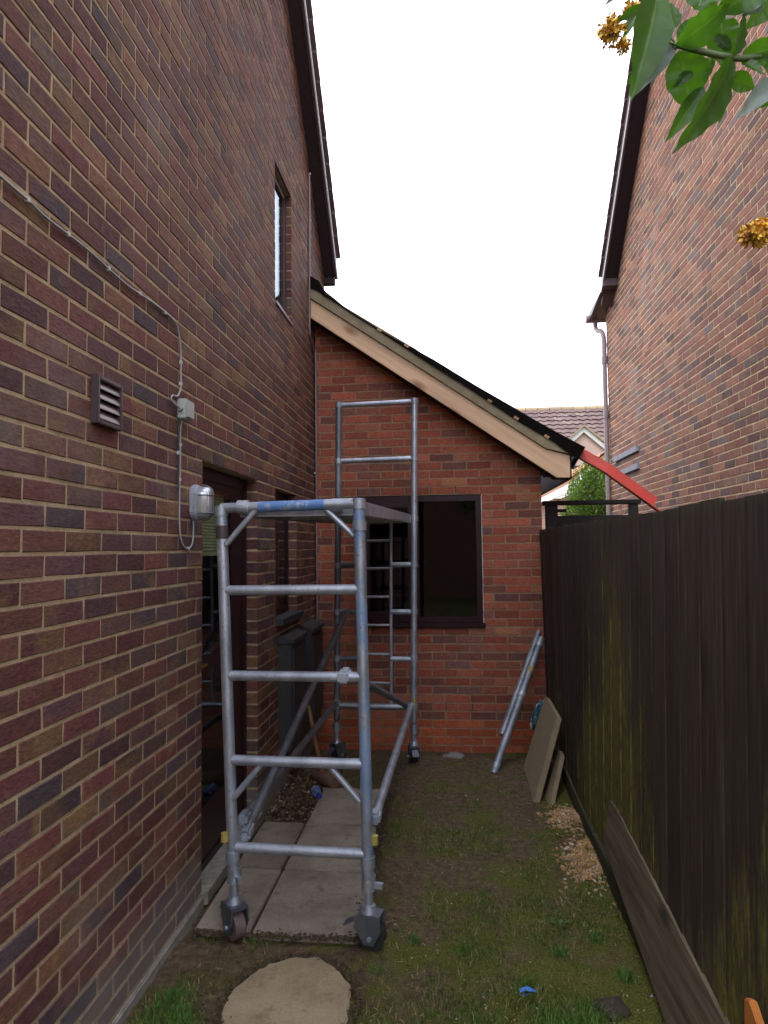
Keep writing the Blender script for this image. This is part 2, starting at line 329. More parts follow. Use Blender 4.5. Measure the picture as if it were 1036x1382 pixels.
def slab_mat(name='worn_concrete_slab', tint=(1, 1, 1)):
    t = NT(name); p = t.pos(); r = t.rnd()
    n = t.noise(p, 85, 5, 0.8); b = t.noise(p, 4.5, 5, 0.65); s = t.noise(p, 11, 5, 0.75)
    c = t.ramp(b, [(0.3, (0.20, 0.17, 0.135)), (0.6, (0.32, 0.278, 0.225)), (0.8, (0.26, 0.235, 0.20))])
    c = t.mix(t.ramp(s, [(0.54, 0.0), (0.68, 0.7)]), c, (0.14, 0.11, 0.08))
    v = t.math('MULTIPLY_ADD', r, 0.3); v.node.inputs[2].default_value = 0.85
    c = t.mix(1.0, c, v, 'MULTIPLY')
    c = t.mix(0.6, c, t.ramp(n, [(0.3, 0.65), (0.7, 1.25)]), 'MULTIPLY')
    c = t.mix(1.0, c, tint, 'MULTIPLY')
    t.bump(n, 0.5, 0.003); return t.fin(c, 0.9, 0, 0.3)
M['slab'] = slab_mat(); M['slab_sandy'] = slab_mat('worn_sandy_slab', (1.0, 0.92, 0.72))

def ground_mat():
    t = NT('soil_and_moss'); p = t.pos(); xyz = t.sep(p)
    a = t.noise(p, 3.2, 5, 0.62); b = t.noise(p, 26, 5, 0.7); f = t.noise(p, 190, 3, 0.7)
    c = t.ramp(b, [(0.30, (0.062, 0.043, 0.027)), (0.5, (0.125, 0.089, 0.055)), (0.72, (0.215, 0.158, 0.098))])
    yg = t.ramp(t.math('MULTIPLY', xyz[1], 0.1), [(0.25, 0.17), (0.36, 0.06), (0.46, -0.02), (0.52, -0.35)])
    xg = t.math('MULTIPLY', xyz[0], 0.11)
    m = t.math('ADD', t.math('ADD', a, yg), t.math('ADD', t.math('MULTIPLY', b, 0.35), xg))
    c = t.mix(t.ramp(m, [(0.69, 0.0), (0.84, 0.9)]), c, t.ramp(f, [(0.3, (0.050, 0.060, 0.010)), (0.7, (0.150, 0.165, 0.028))]))
    st = t.noise(p, 8, 4, 0.7)
    c = t.mix(t.ramp(st, [(0.57, 0.0), (0.72, 0.55)]), c, (0.22, 0.165, 0.09))
    c = t.mix(0.85, c, t.ramp(f, [(0.30, 0.35), (0.7, 1.5)]), 'MULTIPLY')
    t.bump(t.math('ADD', f, b), 0.9, 0.012); return t.fin(c, 0.95, 0, 0.2)
M['ground'] = ground_mat()
def brick_tex_mat():
    t = NT('distant_brickwork'); b = t.n('ShaderNodeTexBrick'); b.inputs['Color1'].default_value = (0.30, 0.13, 0.09, 1); b.inputs['Color2'].default_value = (0.20, 0.10, 0.08, 1)
    b.inputs['Mortar'].default_value = (0.35, 0.28, 0.2, 1); b.inputs['Scale'].default_value = 1.0
    b.inputs['Brick Width'].default_value = 0.225; b.inputs['Row Height'].default_value = 0.075; b.inputs['Mortar Size'].default_value = 0.006
    g = t.n('ShaderNodeNewGeometry'); q = t.sep(g.outputs['Position']); cx = t.n('ShaderNodeCombineXYZ')
    t.l(t.math('ADD', q[0], q[1]), cx.inputs[0]); t.l(q[2], cx.inputs[1]); t.l(cx.outputs[0], b.inputs['Vector'])
    return t.fin(b.outputs['Color'], 0.9)
M['far_brick'] = brick_tex_mat()

# ------------------------------------------------------------------ object helpers
WLOC = {}
def setp(o, label=None, cat=None, group=None, kind=None):
    if label: o['label'] = label
    if cat: o['category'] = cat
    if group: o['group'] = group
    if kind: o['kind'] = kind
    return o
def thing(name, label, cat, loc, group=None):
    o = bpy.data.objects.new(name, None); o.empty_display_size = 0.1; COL.objects.link(o); o.location = loc
    WLOC[o.name] = Vector(loc); return setp(o, label, cat, group)

class MB:
    """collects shapes in world coordinates, built as ONE mesh object"""
    def __init__(s): s.v = []; s.f = []; s.smooth = []
    def add(s, vs, fs, sm=False):
        b = len(s.v); s.v += [tuple(x) for x in vs]; s.f += [tuple(i + b for i in f) for f in fs]; s.smooth += [sm] * len(fs); return s
    def box(s, lo, hi, bev=0.0):
        x0, y0, z0 = lo; x1, y1, z1 = hi
        vs = [(x0, y0, z0), (x1, y0, z0), (x1, y1, z0), (x0, y1, z0), (x0, y0, z1), (x1, y0, z1), (x1, y1, z1), (x0, y1, z1)]
        return s.add(vs, [(0, 3, 2, 1), (4, 5, 6, 7), (0, 1, 5, 4), (1, 2, 6, 5), (2, 3, 7, 6), (3, 0, 4, 7)])
    def obox(s, c, ax, ay, az, sz):
        c = Vector(c); ax, ay, az = [Vector(a).normalized() for a in (ax, ay, az)]
        h = [x / 2 for x in sz]; vs = []
        for k in (-1, 1):
            for i, j in ((-1, -1), (1, -1), (1, 1), (-1, 1)): vs.append(c + ax * h[0] * i + ay * h[1] * j + az * h[2] * k)
        return s.add(vs, [(0, 3, 2, 1), (4, 5, 6, 7), (0, 1, 5, 4), (1, 2, 6, 5), (2, 3, 7, 6), (3, 0, 4, 7)])
    def tube(s, p0, p1, r, seg=14, r1=None, caps=True):
        return s.path([p0, p1], [r, r if r1 is None else r1], seg, caps)
    def path(s, pts, rs, seg=10, caps=True):
        pts = [Vector(p) for p in pts]
        if not isinstance(rs, (list, tuple)): rs = [rs] * len(pts)
        n = len(pts); b = len(s.v); up = None
        for i in range(n):
            d = (pts[min(i + 1, n - 1)] - pts[max(i - 1, 0)]).normalized()
            if up is None:
                up = Vector((0, 0, 1)) if abs(d.z) < 0.9 else Vector((1, 0, 0))
            u = d.cross(up)
            if u.length < 1e-6: u = d.cross(Vector((0, 1, 0)))
            u.normalize(); w = u.cross(d).normalized(); up = w
            for k in range(seg):
                a = 2 * pi * k / seg; s.v.append(tuple(pts[i] + (u * cos(a) + w * sin(a)) * rs[i]))
        for i in range(n - 1):
            for k in range(seg):
                k2 = (k + 1) % seg
                s.f.append((b + i * seg + k, b + i * seg + k2, b + (i + 1) * seg + k2, b + (i + 1) * seg + k)); s.smooth.append(True)
        if caps:
            for off, rev in ((b, True), (b + (n - 1) * seg, False)):
                c0 = len(s.v); s.v += [s.v[off + k] for k in range(seg)]
                f = tuple(c0 + k for k in range(seg)); s.f.append(f[::-1] if rev else f); s.smooth.append(False)
        return s
    def prism(s, poly, axis, a, b_):
        """poly of 2-D points extruded along axis ('X': poly is (y,z); 'Y': (x,z); 'Z': (x,y))"""
        mk = {'X': lambda p, t: (t, p[0], p[1]), 'Y': lambda p, t: (p[0], t, p[1]), 'Z': lambda p, t: (p[0], p[1], t)}[axis]
        n = len(poly); vs = [mk(p, a) for p in poly] + [mk(p, b_) for p in poly]
        fs = [tuple(range(n))[::-1], tuple(range(n, 2 * n))] + [(i, (i + 1) % n, n + (i + 1) % n, n + i) for i in range(n)]
        return s.add(vs, fs)
    def quad(s, a, b, c, d): return s.add([a, b, c, d], [(0, 1, 2, 3)])
    def build(s, name, mat, parent=None, bevel=0.0, recalc=True, **kw):
        v = np.array(s.v, float); c = (v.min(0) + v.max(0)) / 2
        me = bpy.data.meshes.new(name); me.from_pydata([tuple(x) for x in (v - c)], [], s.f)
        me.polygons.foreach_set('use_smooth', s.smooth)
        if recalc or bevel:
            bm = bmesh.new(); bm.from_mesh(me)
            if bevel: bmesh.ops.bevel(bm, geom=list(bm.edges), offset=bevel, segments=2, affect='EDGES', clamp_overlap=True)
            if recalc: bmesh.ops.recalc_face_normals(bm, faces=list(bm.faces))
            bm.to_mesh(me); bm.free()
        me.materials.append(mat if not isinstance(mat, str) else M[mat])
        o = bpy.data.objects.new(name, me); COL.objects.link(o)
        loc = Vector(c)
        WLOC[o.name] = loc
        if parent is not None: o.parent = parent; o.location = loc - WLOC[parent.name]
        else: o.location = loc
        return setp(o, **kw)

def struct(mb, name, mat, **kw): return mb.build(name, mat, kind='structure', **kw)

def fast_mesh(name, V, F, mat, parent=None, smooth=False, **kw):
    """V (n,3) world coordinates, F (m,k) indices, numpy"""
    c = (V.min(0) + V.max(0)) / 2; V = V - c
    me = bpy.data.meshes.new(name); k = F.shape[1]
    me.vertices.add(len(V)); me.vertices.foreach_set('co', V.astype(np.float32).ravel())
    me.loops.add(F.size); me.loops.foreach_set('vertex_index', F.astype(np.int32).ravel())
    me.polygons.add(len(F)); me.polygons.foreach_set('loop_start', np.arange(0, F.size, k, dtype=np.int32))
    me.polygons.foreach_set('use_smooth', np.full(len(F), bool(smooth)))
    me.update(calc_edges=True)
    me.materials.append(M[mat] if isinstance(mat, str) else mat)
    o = bpy.data.objects.new(name, me); COL.objects.link(o); WLOC[o.name] = Vector(c)
    if parent is not None: o.parent = parent; o.location = Vector(c) - WLOC[parent.name]
    else: o.location = Vector(c)
    return setp(o, **kw)

RT = np.array(CAM_R.transposed())
def proj(P):
    q = (RT @ (np.asarray(P, float) - np.array(CAM_C)).T).T if np.ndim(P) == 2 else RT @ (np.asarray(P, float) - np.array(CAM_C))
    q = np.atleast_2d(q); z = np.maximum(-q[:, 2], 1e-3)
    return np.stack([CX + FPX * q[:, 0] / z, CY - FPX * q[:, 1] / z, -q[:, 2]], 1)

def vnoise(x, y, s=1.0, seed=0):
    r = np.random.default_rng(seed).random((64, 64)); x = np.asarray(x) * s + 31.7; y = np.asarray(y) * s + 17.3
    xi, yi = np.floor(x).astype(int), np.floor(y).astype(int); fx, fy = x - xi, y - yi
    fx, fy = fx * fx * (3 - 2 * fx), fy * fy * (3 - 2 * fy); g = lambda i, j: r[i % 64, j % 64]
    return (g(xi, yi) * (1 - fx) + g(xi + 1, yi) * fx) * (1 - fy) + (g(xi, yi + 1) * (1 - fx) + g(xi + 1, yi + 1) * fx) * fy

# ------------------------------------------------------------------ brick walls
def brick_verts(L, H, d, c=0.0022, jit=None):
    """local: u along the wall, v up, w out of the face (front at w=0)"""
    a, b = L / 2, H / 2
    o = [(-a, -b), (a, -b), (a, b), (-a, b)]; i = [(-a + c, -b + c), (a - c, -b + c), (a - c, b - c), (-a + c, b - c)]
    V = [(u, v, 0.0) for u, v in i] + [(u, v, -c) for u, v in o] + [(u, v, -d) for u, v in o]
    V = np.array(V)
    if jit is not None: V[:4] += jit.uniform(-0.0009, 0.0009, (4, 3)); dd = jit.uniform(-0.0022, 0.0022, (4, 2)); V[4:8, :2] += dd; V[:4, :2] += dd
    return V
BF = np.array([(0, 1, 2, 3), (4, 5, 1, 0), (5, 6, 2, 1), (6, 7, 3, 2), (7, 4, 0, 3), (8, 9, 5, 4), (9, 10, 6, 5), (10, 11, 7, 6), (11, 8, 4, 7)])

def brick_wall(parent, wmap, axes, flip, u0, u1, v0, v1, ztop, openings, mat, mortar, rest_name, limit, phase=(0.0, 0.0), visible=None, matfn=None, names='brick'):
    """wmap(u,v,w)->world; axes = 3x3 matrix whose columns are the world directions of u,v,w"""
    A = np.array(axes, float).T; P, Hc = 0.225, 0.075
    bricks = []
    k0 = int(math.floor((v0 - phase[1]) / Hc)); k1 = int(math.ceil((v1 - phase[1]) / Hc))
    for k in range(k0, k1):
        z0 = phase[1] + k * Hc + 0.005; z1 = z0 + 0.065
        zc = (z0 + z1) / 2
        off = phase[0] + (P / 2 if k % 2 else 0.0)
        n0 = int(math.floor((u0 - off) / P)) - 1; n1 = int(math.ceil((u1 - off) / P)) + 1
        for n in range(n0, n1):
            a = off + n * P + 0.005; b = a + 0.215; segs = [(a, b, 0)]
            a, b = max(a, u0), min(b, u1)
            if b - a < 0.025: continue
            segs = [(a, b, 0)]
            for (oa, ob, pa, pb) in openings:
                if zc < pa or zc > pb: continue
                ns = []
                for (x, y, e) in segs:
                    if y <= oa or x >= ob: ns.append((x, y, e)); continue
                    if x < oa: ns.append((x, oa, 1))
                    if y > ob: ns.append((ob, y, 1))
                segs = ns
            # snap: a brick that stops within a joint of a jamb is a jamb brick
            for (x, y, e) in segs:
                if y - x < 0.03: continue
                for (oa, ob, pa, pb) in openings:
                    if pa <= zc <= pb and (abs(y - oa) < 0.012 or abs(x - ob) < 0.012): e = 1
                m = (x + y) / 2
                if z0 > ztop(x) or z0 > ztop(y): 
                    if zc > max(ztop(x), ztop(y)): continue
                bricks.append((m, zc, y - x, e, k))
    jit = np.random.default_rng(11)
    centres = np.array([wmap(b[0], b[1], 0.0) for b in bricks])
    ua, va = A[:, 0], A[:, 1]
    hu = np.array([b[2] for b in bricks])[:, None] / 2 * ua; hv = np.full((len(bricks), 1), 0.0325) * va
    q = [proj(centres + s1 * hu + s2 * hv) for s1, s2 in ((-1, -1), (1, -1), (1, 1), (-1, 1))]
    area = 0.5 * np.abs((q[2][:, 0] - q[0][:, 0]) * (q[3][:, 1] - q[1][:, 1]) - (q[2][:, 1] - q[0][:, 1]) * (q[3][:, 0] - q[1][:, 0]))
    pc = proj(centres); ok = (pc[:, 2] > 0.2) & (pc[:, 0] > -12) & (pc[:, 0] < 1048) & (pc[:, 1] > -12) & (pc[:, 1] < 1394)
    if visible is not None: ok &= visible(pc)
    area = np.where(ok, area, -1); order = np.argsort(-area); pick = set(int(i) for i in order[:limit] if area[i] > 0)
    variants = []
    for i in range(6):
        me = bpy.data.meshes.new('brick'); V = brick_verts(0.2132, 0.063, 0.012, 0.0022, jit) @ A.T
        f = BF[:, ::-1] if flip else BF
        me.from_pydata([tuple(x) for x in V], [], [tuple(x) for x in f]); me.materials.append(M[mat]); variants.append(me)
    ploc = WLOC[parent.name]; RV, RF, RM, nb = [], [], [], 0
    for i, (m, zc, L, e, k) in enumerate(bricks):
        c = centres[i]; mt = matfn(zc) if matfn else mat
        w = jit.uniform(-0.0008, 0.0010); c = c + A[:, 2] * w
        if i in pick:
            if abs(L - 0.215) < 1e-4 and not e and mt == mat: me = variants[int(jit.integers(6))]
            else:
                me = bpy.data.meshes.new('brick'); V = brick_verts(L - .0018, 0.063, 0.10 if e else 0.012, 0.0022, jit) @ A.T
                me.from_pydata([tuple(x) for x in V], [], [tuple(x) for x in (BF[:, ::-1] if flip else BF)]); me.materials.append(M[mt])
            o = bpy.data.objects.new(names, me); COL.objects.link(o); o.parent = parent; o.location = Vector(c) - ploc
        else:
            RV.append(brick_verts(L - .0018, 0.063, 0.10 if e else 0.012, 0.0022, jit) @ A.T + c); RF.append(BF + nb); nb += 12; RM.append(mt)
    if RV:
        F = np.concatenate(RF); F = F[:, ::-1] if flip else F
        o = fast_mesh(rest_name, np.concatenate(RV), F, mat, parent, kind='stuff')
        mats = sorted(set(RM))
        if len(mats) > 1 or mats[0] != mat:
            o.data.materials.clear(); [o.data.materials.append(M[x]) for x in mats]
            o.data.polygons.foreach_set('material_index', np.repeat([mats.index(x) for x in RM], 9).astype(np.int32))
    # mortar bed behind the bricks
    mb = MB(); us = sorted(set([u0, u1] + [x for o in openings for x in (o[0] - 0.004, o[1] + 0.004)] + [x for x in ztop.breaks if u0 < x < u1]))
    for a, b in zip(us[:-1], us[1:]):
        sp = [(v0, None)]; mid = (a + b) / 2
        vs = sorted([(o[2] - 0.004, o[3] + 0.004) for o in openings if o[0] - 0.005 < mid < o[1] + 0.005]); cur = v0
        for (p, q_) in vs:
            if p > cur: mb.quad(wmap(a, cur, -0.0028), wmap(b, cur, -0.0028), wmap(b, p, -0.0028), wmap(a, p, -0.0028))
            cur = q_
        mb.quad(wmap(a, cur, -0.0028), wmap(b, cur, -0.0028), wmap(b, ztop(b), -0.0028), wmap(a, ztop(a), -0.0028))
    for (oa, ob, pa, pb) in openings:
        for u in (oa - 0.004, ob + 0.004): mb.quad(wmap(u, pa, -0.0028), wmap(u, pb, -0.0028), wmap(u, pb, -0.11), wmap(u, pa, -0.11))
        for v in (pa - 0.004, pb + 0.004): mb.quad(wmap(oa, v, -0.0028), wmap(ob, v, -0.0028), wmap(ob, v, -0.11), wmap(oa, v, -0.11))
    return mb

class Top:
    def __init__(s, pts): s.p = pts; s.breaks = [p[0] for p in pts]
    def __call__(s, u):
        return float(np.interp(u, [p[0] for p in s.p], [p[1] for p in s.p]))

# ================================================================== GROUND
def soil_h(x, y):
    h = 0.020 * (vnoise(x, y, 2.1, 1) - 0.5) + 0.014 * (vnoise(x, y, 7, 2) - 0.5) + 0.010 * (vnoise(x, y, 19, 3) - 0.5)
    inside = ((x > -1.3) & (x < 0.95) & (y > -2) & (y < 6.3))
    sm = np.clip((y - 5.45) / 0.6, 0, 1); h = h - 0.125 * sm * sm * (3 - 2 * sm) * inside
    pat = np.clip(1 - np.maximum(np.maximum(-1.2 - x, x + 0.42), np.maximum(2.98 - y, y - 4.82)) / 0.05, 0, 1)
    h = h * (1 - pat) - 0.022 * pat
    d = np.hypot((x + 0.62) / 0.27, (y - 2.58) / 0.30); h = h - 0.022 * np.clip(1.25 - d, 0, 0.25) / 0.25
    h = h + 0.05 * np.exp(-(((x - 0.74) / 0.10) ** 2 + ((y - 3.80) / 0.30) ** 2)) + 0.04 * np.exp(-(((x - 0.74) / 0.11) ** 2 + ((y - 4.30) / 0.20) ** 2))
    return h
xs = np.concatenate([[-400, -150, -60, -25, -10, -4, -2], np.arange(-1.4, 1.06, 0.02), [1.3, 2, 4, 8, 14, 25, 60, 150, 400]])
ys = np.concatenate([[-400, -150, -60, -25, -10, -4, -1, 0, 0.8], np.arange(1.4, 6.26, 0.02), [6.5, 8, 12, 20, 40, 90, 200, 400]])
gx, gy = np.meshgrid(xs, ys); far = (gx < -1.45) | (gx > 1.1) | (gy < 1.35) | (gy > 6.3)
gz = np.where(far, -0.02, soil_h(gx, gy))
ny, nx = gx.shape; idx = np.arange(nx * ny).reshape(ny, nx)
GF = np.stack([idx[:-1, :-1], idx[:-1, 1:], idx[1:, 1:], idx[1:, :-1]], -1).reshape(-1, 4)
fast_mesh('ground', np.stack([gx, gy, gz], -1).reshape(-1, 3), GF, 'ground', None, True, kind='structure')
gh = lambda x, y: float(soil_h(np.array(x), np.array(y)))

b = MB(); b.box((-14, -11.5, -.1), (9, -11, 4.6)); struct(b, 'unseen_reflection_wall', 'far_brick')  # unseen wall added behind the camera to darken the extension window's reflection
# paved strip of slabs
patio = MB()
patio.box((-1.14, 3.0, -0.05), (-0.40, 4.79, -0.012))
patio = struct(patio, 'patio', 'clod')
def slab_poly(poly, z0, z1, name, mat, parent, tilt=(0, 0), **kw):
    mb = MB(); mb.prism(poly, 'Z', z0, z1)
    o = mb.build(name, mat, parent, bevel=0.006, **kw); o.rotation_euler = (tilt[0], tilt[1], 0); return o
rows = [(3.005, 3.583), (3.605, 4.178)]
for i, (a, b) in enumerate(rows):
    slab_poly([(-1.145, a + .005), (-0.898, a), (-0.893, b), (-1.148, b + .004)], -0.04, 0.010 + 0.003 * i, 'paving_slab', 'slab', patio, (0.003, 0.006 * (-1) ** i))
for i, (a, b) in enumerate([(3.0, 3.575), (3.598, 4.158), (4.182, 4.785)]):
    slab_poly([(-0.878, a), (-0.392 - 0.04 * i, a - .004), (-0.41 - 0.035 * i, b), (-0.880, b)], -0.04, 0.009 + 0.002 * ((i * 7) % 3), 'paving_slab', 'slab', patio, (-0.004 + 0.004 * i, 0.004))
# stepping stone
ss = []
for a, r in [(0, .97), (22, 1.0), (50, .98), (75, 1.04), (100, 1.0), (128, .98), (150, 1.0), (176, 1.05), (200, 1.1), (228, 1.2), (255, 1.2), (285, 1.22), (310, 1.2), (338, 1.06)]:
    ss.append((-0.605 + 0.232 * r * cos(radians(a)), 2.575 + 0.265 * r * sin(radians(a))))
ss2 = []
for i in range(len(ss)):
    p, q = Vector(ss[i]), Vector(ss[(i + 1) % len(ss)])
    for k in range(4):
        v = p.lerp(q, k / 4); d0 = (v - Vector((-.605, 2.575))).normalized(); v = v + d0 * random.uniform(-.007, .006); ss2.append((v.x, v.y))
ss = ss2
slab_poly(ss, -0.03, 0.012, 'stepping_stone', 'slab_sandy', None, label='sandy many-sided stepping stone sunk in the grass in front of the scaffold tower', cat='stepping stone')

# ================================================================== LEFT HOUSE
LX = -1.2
lh = thing('brick_house', 'tall brindled brick house on the left with door, upper window and gable verge', 'house', (LX, 3.0, 0))
lrake = lambda y: 6.139 - 1.03 * (y - 5.117)
LR, LE, LF = 2.7, 6.72, -0.9
ltop = Top([(LF, lrake(LR) - 1.03 * (LR - LF)), (LR, lrake(LR)), (LE, lrake(LE))])
lmap = lambda u, v, w: np.array((LX + w, u, v))
DOOR = (3.245, 4.225, 0.02, 2.145); WIN1 = (4.70, 5.22, 3.48, 4.555); WIN2 = (4.69, 5.36, 1.145, 2.135)
mb = brick_wall(lh, lmap, ((0, 1, 0), (0, 0, 1), (1, 0, 0)), False, LF, LE, -0.08, 9.0, ltop, [DOOR, WIN1, WIN2],
                'brick_left', 'mortar_left', 'brickwork', 300, (1.925, 2.145 - 29 * 0.075))
mb.build('mortar_bed', 'mortar_left', lh, recalc=False)
b = MB()   # the rest of the house shell
zE0, zE1, zR = ltop(LF), ltop(LE), ltop(LR)
b.quad((LX - .01, LE, -.1), (-9, LE, -.1), (-9, LE, zE1), (LX - .01, LE, zE1)); b.quad((LX - .01, LF, -.1), (-9, LF, -.1), (-9, LF, zE0), (LX - .01, LF, zE0))
b.add([(-9, LF, -.1), (-9, LE, -.1), (-9, LE, zE1), (-9, LR, zR), (-9, LF, zE0)], [(0, 1, 2, 3, 4)])
b.build('wall', 'far_brick', lh, recalc=False)
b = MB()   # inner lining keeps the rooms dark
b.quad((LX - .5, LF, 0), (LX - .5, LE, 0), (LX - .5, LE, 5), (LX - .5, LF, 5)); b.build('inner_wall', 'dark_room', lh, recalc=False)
# roof slab, soffit, barge board, painted edge glint, verge tiles
def rake_parts(house, X, o, rk, ridge, eave, sgn, ridge_z, mats, tile_n, tag):
    """sgn=+1: the overhang goes to +X (left house); -1: to -X"""
    xo = X + sgn * o; th = 0.02
    up = lambda y, d: rk(y) + d
    s = MB(); s.add([(X, ridge, up(ridge, -.03)), (xo, ridge, up(ridge, -.03)), (xo, eave, up(eave, -.03)), (X, eave, up(eave, -.03)),
                     (X, ridge, up(ridge, -.01)), (xo, ridge, up(ridge, -.01)), (xo, eave, up(eave, -.01)), (X, eave, up(eave, -.01))],
                    [(0, 1, 2, 3), (4, 5, 6, 7), (0, 1, 5, 4), (1, 2, 6, 5), (2, 3, 7, 6), (3, 0, 4, 7)]); s.build('soffit', 'soffit', house)
    s = MB(); x2 = xo + sgn * 0.02
    s.prism([(ridge, up(ridge, -.045)), (eave, up(eave, -.045)), (eave, up(eave, .17)), (ridge, up(ridge, .17))], 'X', xo, x2); s.build('barge_board', 'brown_pvc', house)
    s = MB(); s.prism([(ridge, up(ridge, -.052)), (eave, up(eave, -.052)), (eave, up(eave, -.022)), (ridge, up(ridge, -.022))], 'X', x2 + sgn * .001, x2 + sgn * 0.012); s.build('painted_glint', 'pale_grey', house)  # pale strip paints the sky's reflection along the board's glossy lower edge
    dy = (eave - ridge) / tile_n
    for i in range(tile_n):
        a = ridge + dy * i; c = a + dy * 1.12
        t = MB(); t.add([(x2 - sgn * .1, a, up(a, .175)), (x2 + sgn * .035, a, up(a, .175)), (x2 + sgn * .035, c, up(c, .20)), (x2 - sgn * .1, c, up(c, .20)),
                         (x2 - sgn * .1, a, up(a, .20)), (x2 + sgn * .035, a, up(a, .20)), (x2 + sgn * .035, c, up(c, .235)), (x2 - sgn * .1, c, up(c, .235))],
                        [(0, 1, 2, 3), (4, 5, 6, 7), (0, 1, 5, 4), (1, 2, 6, 5), (2, 3, 7, 6), (3, 0, 4, 7)]); t.build('verge_tile', 'pantile', house)
rake_parts(lh, LX, 0.115, lrake, LR, 6.70, 1, zR, None, 26, 'l')
b = MB()
for y0, y1 in ((LR, 6.76), (LR, LF - .25)):
    z0 = lrake(LR); z1 = lrake(LR) - 1.03 * abs(y1 - LR)
    b.add([(-9.2, y0, z0 + .02), (LX + .1, y0, z0 + .02), (LX + .1, y1, z1 + .02), (-9.2, y1, z1 + .02), (-9.2, y0, z0 + .19), (LX + .1, y0, z0 + .19), (LX + .1, y1, z1 + .19), (-9.2, y1, z1 + .19)],
          [(0, 1, 2, 3), (4, 5, 6, 7), (0, 1, 5, 4), (1, 2, 6, 5), (2, 3, 7, 6), (3, 0, 4, 7)])
b.build('roof', 'pantile', lh)
b = MB(); b.box((LX - .3, 6.665, lrake(6.70) - .10), (LX + .114, 6.735, lrake(6.70) - .035)); b.build('eaves_box', 'soffit', lh)
# concrete plinth strip
b = MB(); b.box((LX - .02, 1.0, -.06), (LX + .012, 3.25, .035)); b.build('plinth', 'concrete', lh, bevel=.006)
b = MB(); b.box((LX - .02, 4.22, -.06), (LX + .03, 4.95, .13)); b.build('plinth', 'concrete', lh, bevel=.006)

def framed(parent, name, mapper, u0, u1, v0, v1, wf, fw, mats, panes, sill=None, depth=0.06):
    """frame as the part, its pane / sill / mullion as sub-parts"""
    def bx(mb, a, b_, c, d, w0, w1):
        p = mapper(a, c, w0); q = mapper(b_, d, w1); mb.box(tuple(np.minimum(p, q)), tuple(np.maximum(p, q)))
    f = MB()
    bx(f, u0, u0 + fw, v0, v1, wf - depth, wf); bx(f, u1 - fw, u1, v0, v1, wf - depth, wf)
    bx(f, u0 + fw, u1 - fw, v1 - fw, v1, wf - depth, wf - .002); bx(f, u0 + fw, u1 - fw, v0, v0 + fw, wf - depth, wf - .002)
    fo = f.build(name, mats[0], parent, bevel=.004)
    for (a, b_, c, d) in panes:
        g = MB(); bx(g, a, b_, c, d, wf - .016, wf - .009); g.build('pane', mats[1], fo)
    if sill:
        s = MB(); bx(s, *sill[:4], sill[4], sill[5]); s.build('sill', mats[0] if len(sill) < 7 else sill[6], fo, bevel=.004)
    return fo, bx
w1, bx = framed(lh, 'window', lmap, WIN1[0], WIN1[1], WIN1[2], WIN1[3], -0.042, 0.055, ('brown_pvc', 'glass'), [(WIN1[0] + .05, WIN1[1] - .05, WIN1[2] + .05, WIN1[3] - .05)],
                (WIN1[0] - .0, WIN1[1] - .0, WIN1[2] + .003, WIN1[2] + .03, -.066, .012, 'grey_pvc'))
b = MB(); bx(b, WIN1[0], WIN1[1], WIN1[2], WIN1[3], -.30, -.29); b.build('curtain', 'white_paint', w1)
w2, bx = framed(lh, 'window', lmap, WIN2[0], WIN2[1], WIN2[2] + .05, WIN2[3], -0.065, 0.06, ('mahogany', 'glass'), [(WIN2[0] + .05, WIN2[1] - .05, WIN2[2] + .09, WIN2[3] - .05)],
                (WIN2[0] + .003, WIN2[1] + .04, WIN2[2] + .01, WIN2[2] + .06, -.064, .05, 'grey_box'))
# door: frame > leaf bits, glass, blind, handle
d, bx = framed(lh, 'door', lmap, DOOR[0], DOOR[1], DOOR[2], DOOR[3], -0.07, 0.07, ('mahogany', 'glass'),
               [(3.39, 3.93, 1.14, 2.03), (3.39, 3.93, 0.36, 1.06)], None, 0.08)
b = MB(); bx(b, DOOR[0] + .07, 3.39, DOOR[2] + .07, DOOR[3] - .07, -.075, -.03 - .05); bx(b, 3.93, DOOR[1] - .07, DOOR[2] + .07, DOOR[3] - .07, -.125, -.08)
bx(b, 3.39, 3.93, 2.03, DOOR[3] - .07, -.125, -.08); bx(b, 3.39, 3.93, 1.06, 1.14, -.125, -.078); bx(b, 3.39, 3.93, DOOR[2] + .07, .36, -.125, -.08)
b.build('leaf_frame', 'mahogany', d)
b = MB(); bx(b, 3.31, 3.34, 1.09, 1.12, -.078, -.04); bx(b, 3.31, 3.42, 1.10, 1.115, -.05, -.036); b.build('handle', 'brass', d, bevel=.003)
for i in range(19):
    z = 2.02 - i * 0.0175
    b = MB(); b.obox((LX - .122, 3.66, z), (0, 1, 0), (.35, 0, -1), (1, 0, .35), (0.53, 0.0165, 0.0015)); b.build('blind_slat', 'blind', d)
b = MB(); bx(b, 3.395, 3.925, 1.668, 1.692, -.135, -.112); b.build('blind_rail', 'blind', d)
b = MB(); bx(b, DOOR[0], DOOR[1], DOOR[2] - .03, DOOR[2] + .03, -.07, .03); b.build('threshold', 'concrete', d)

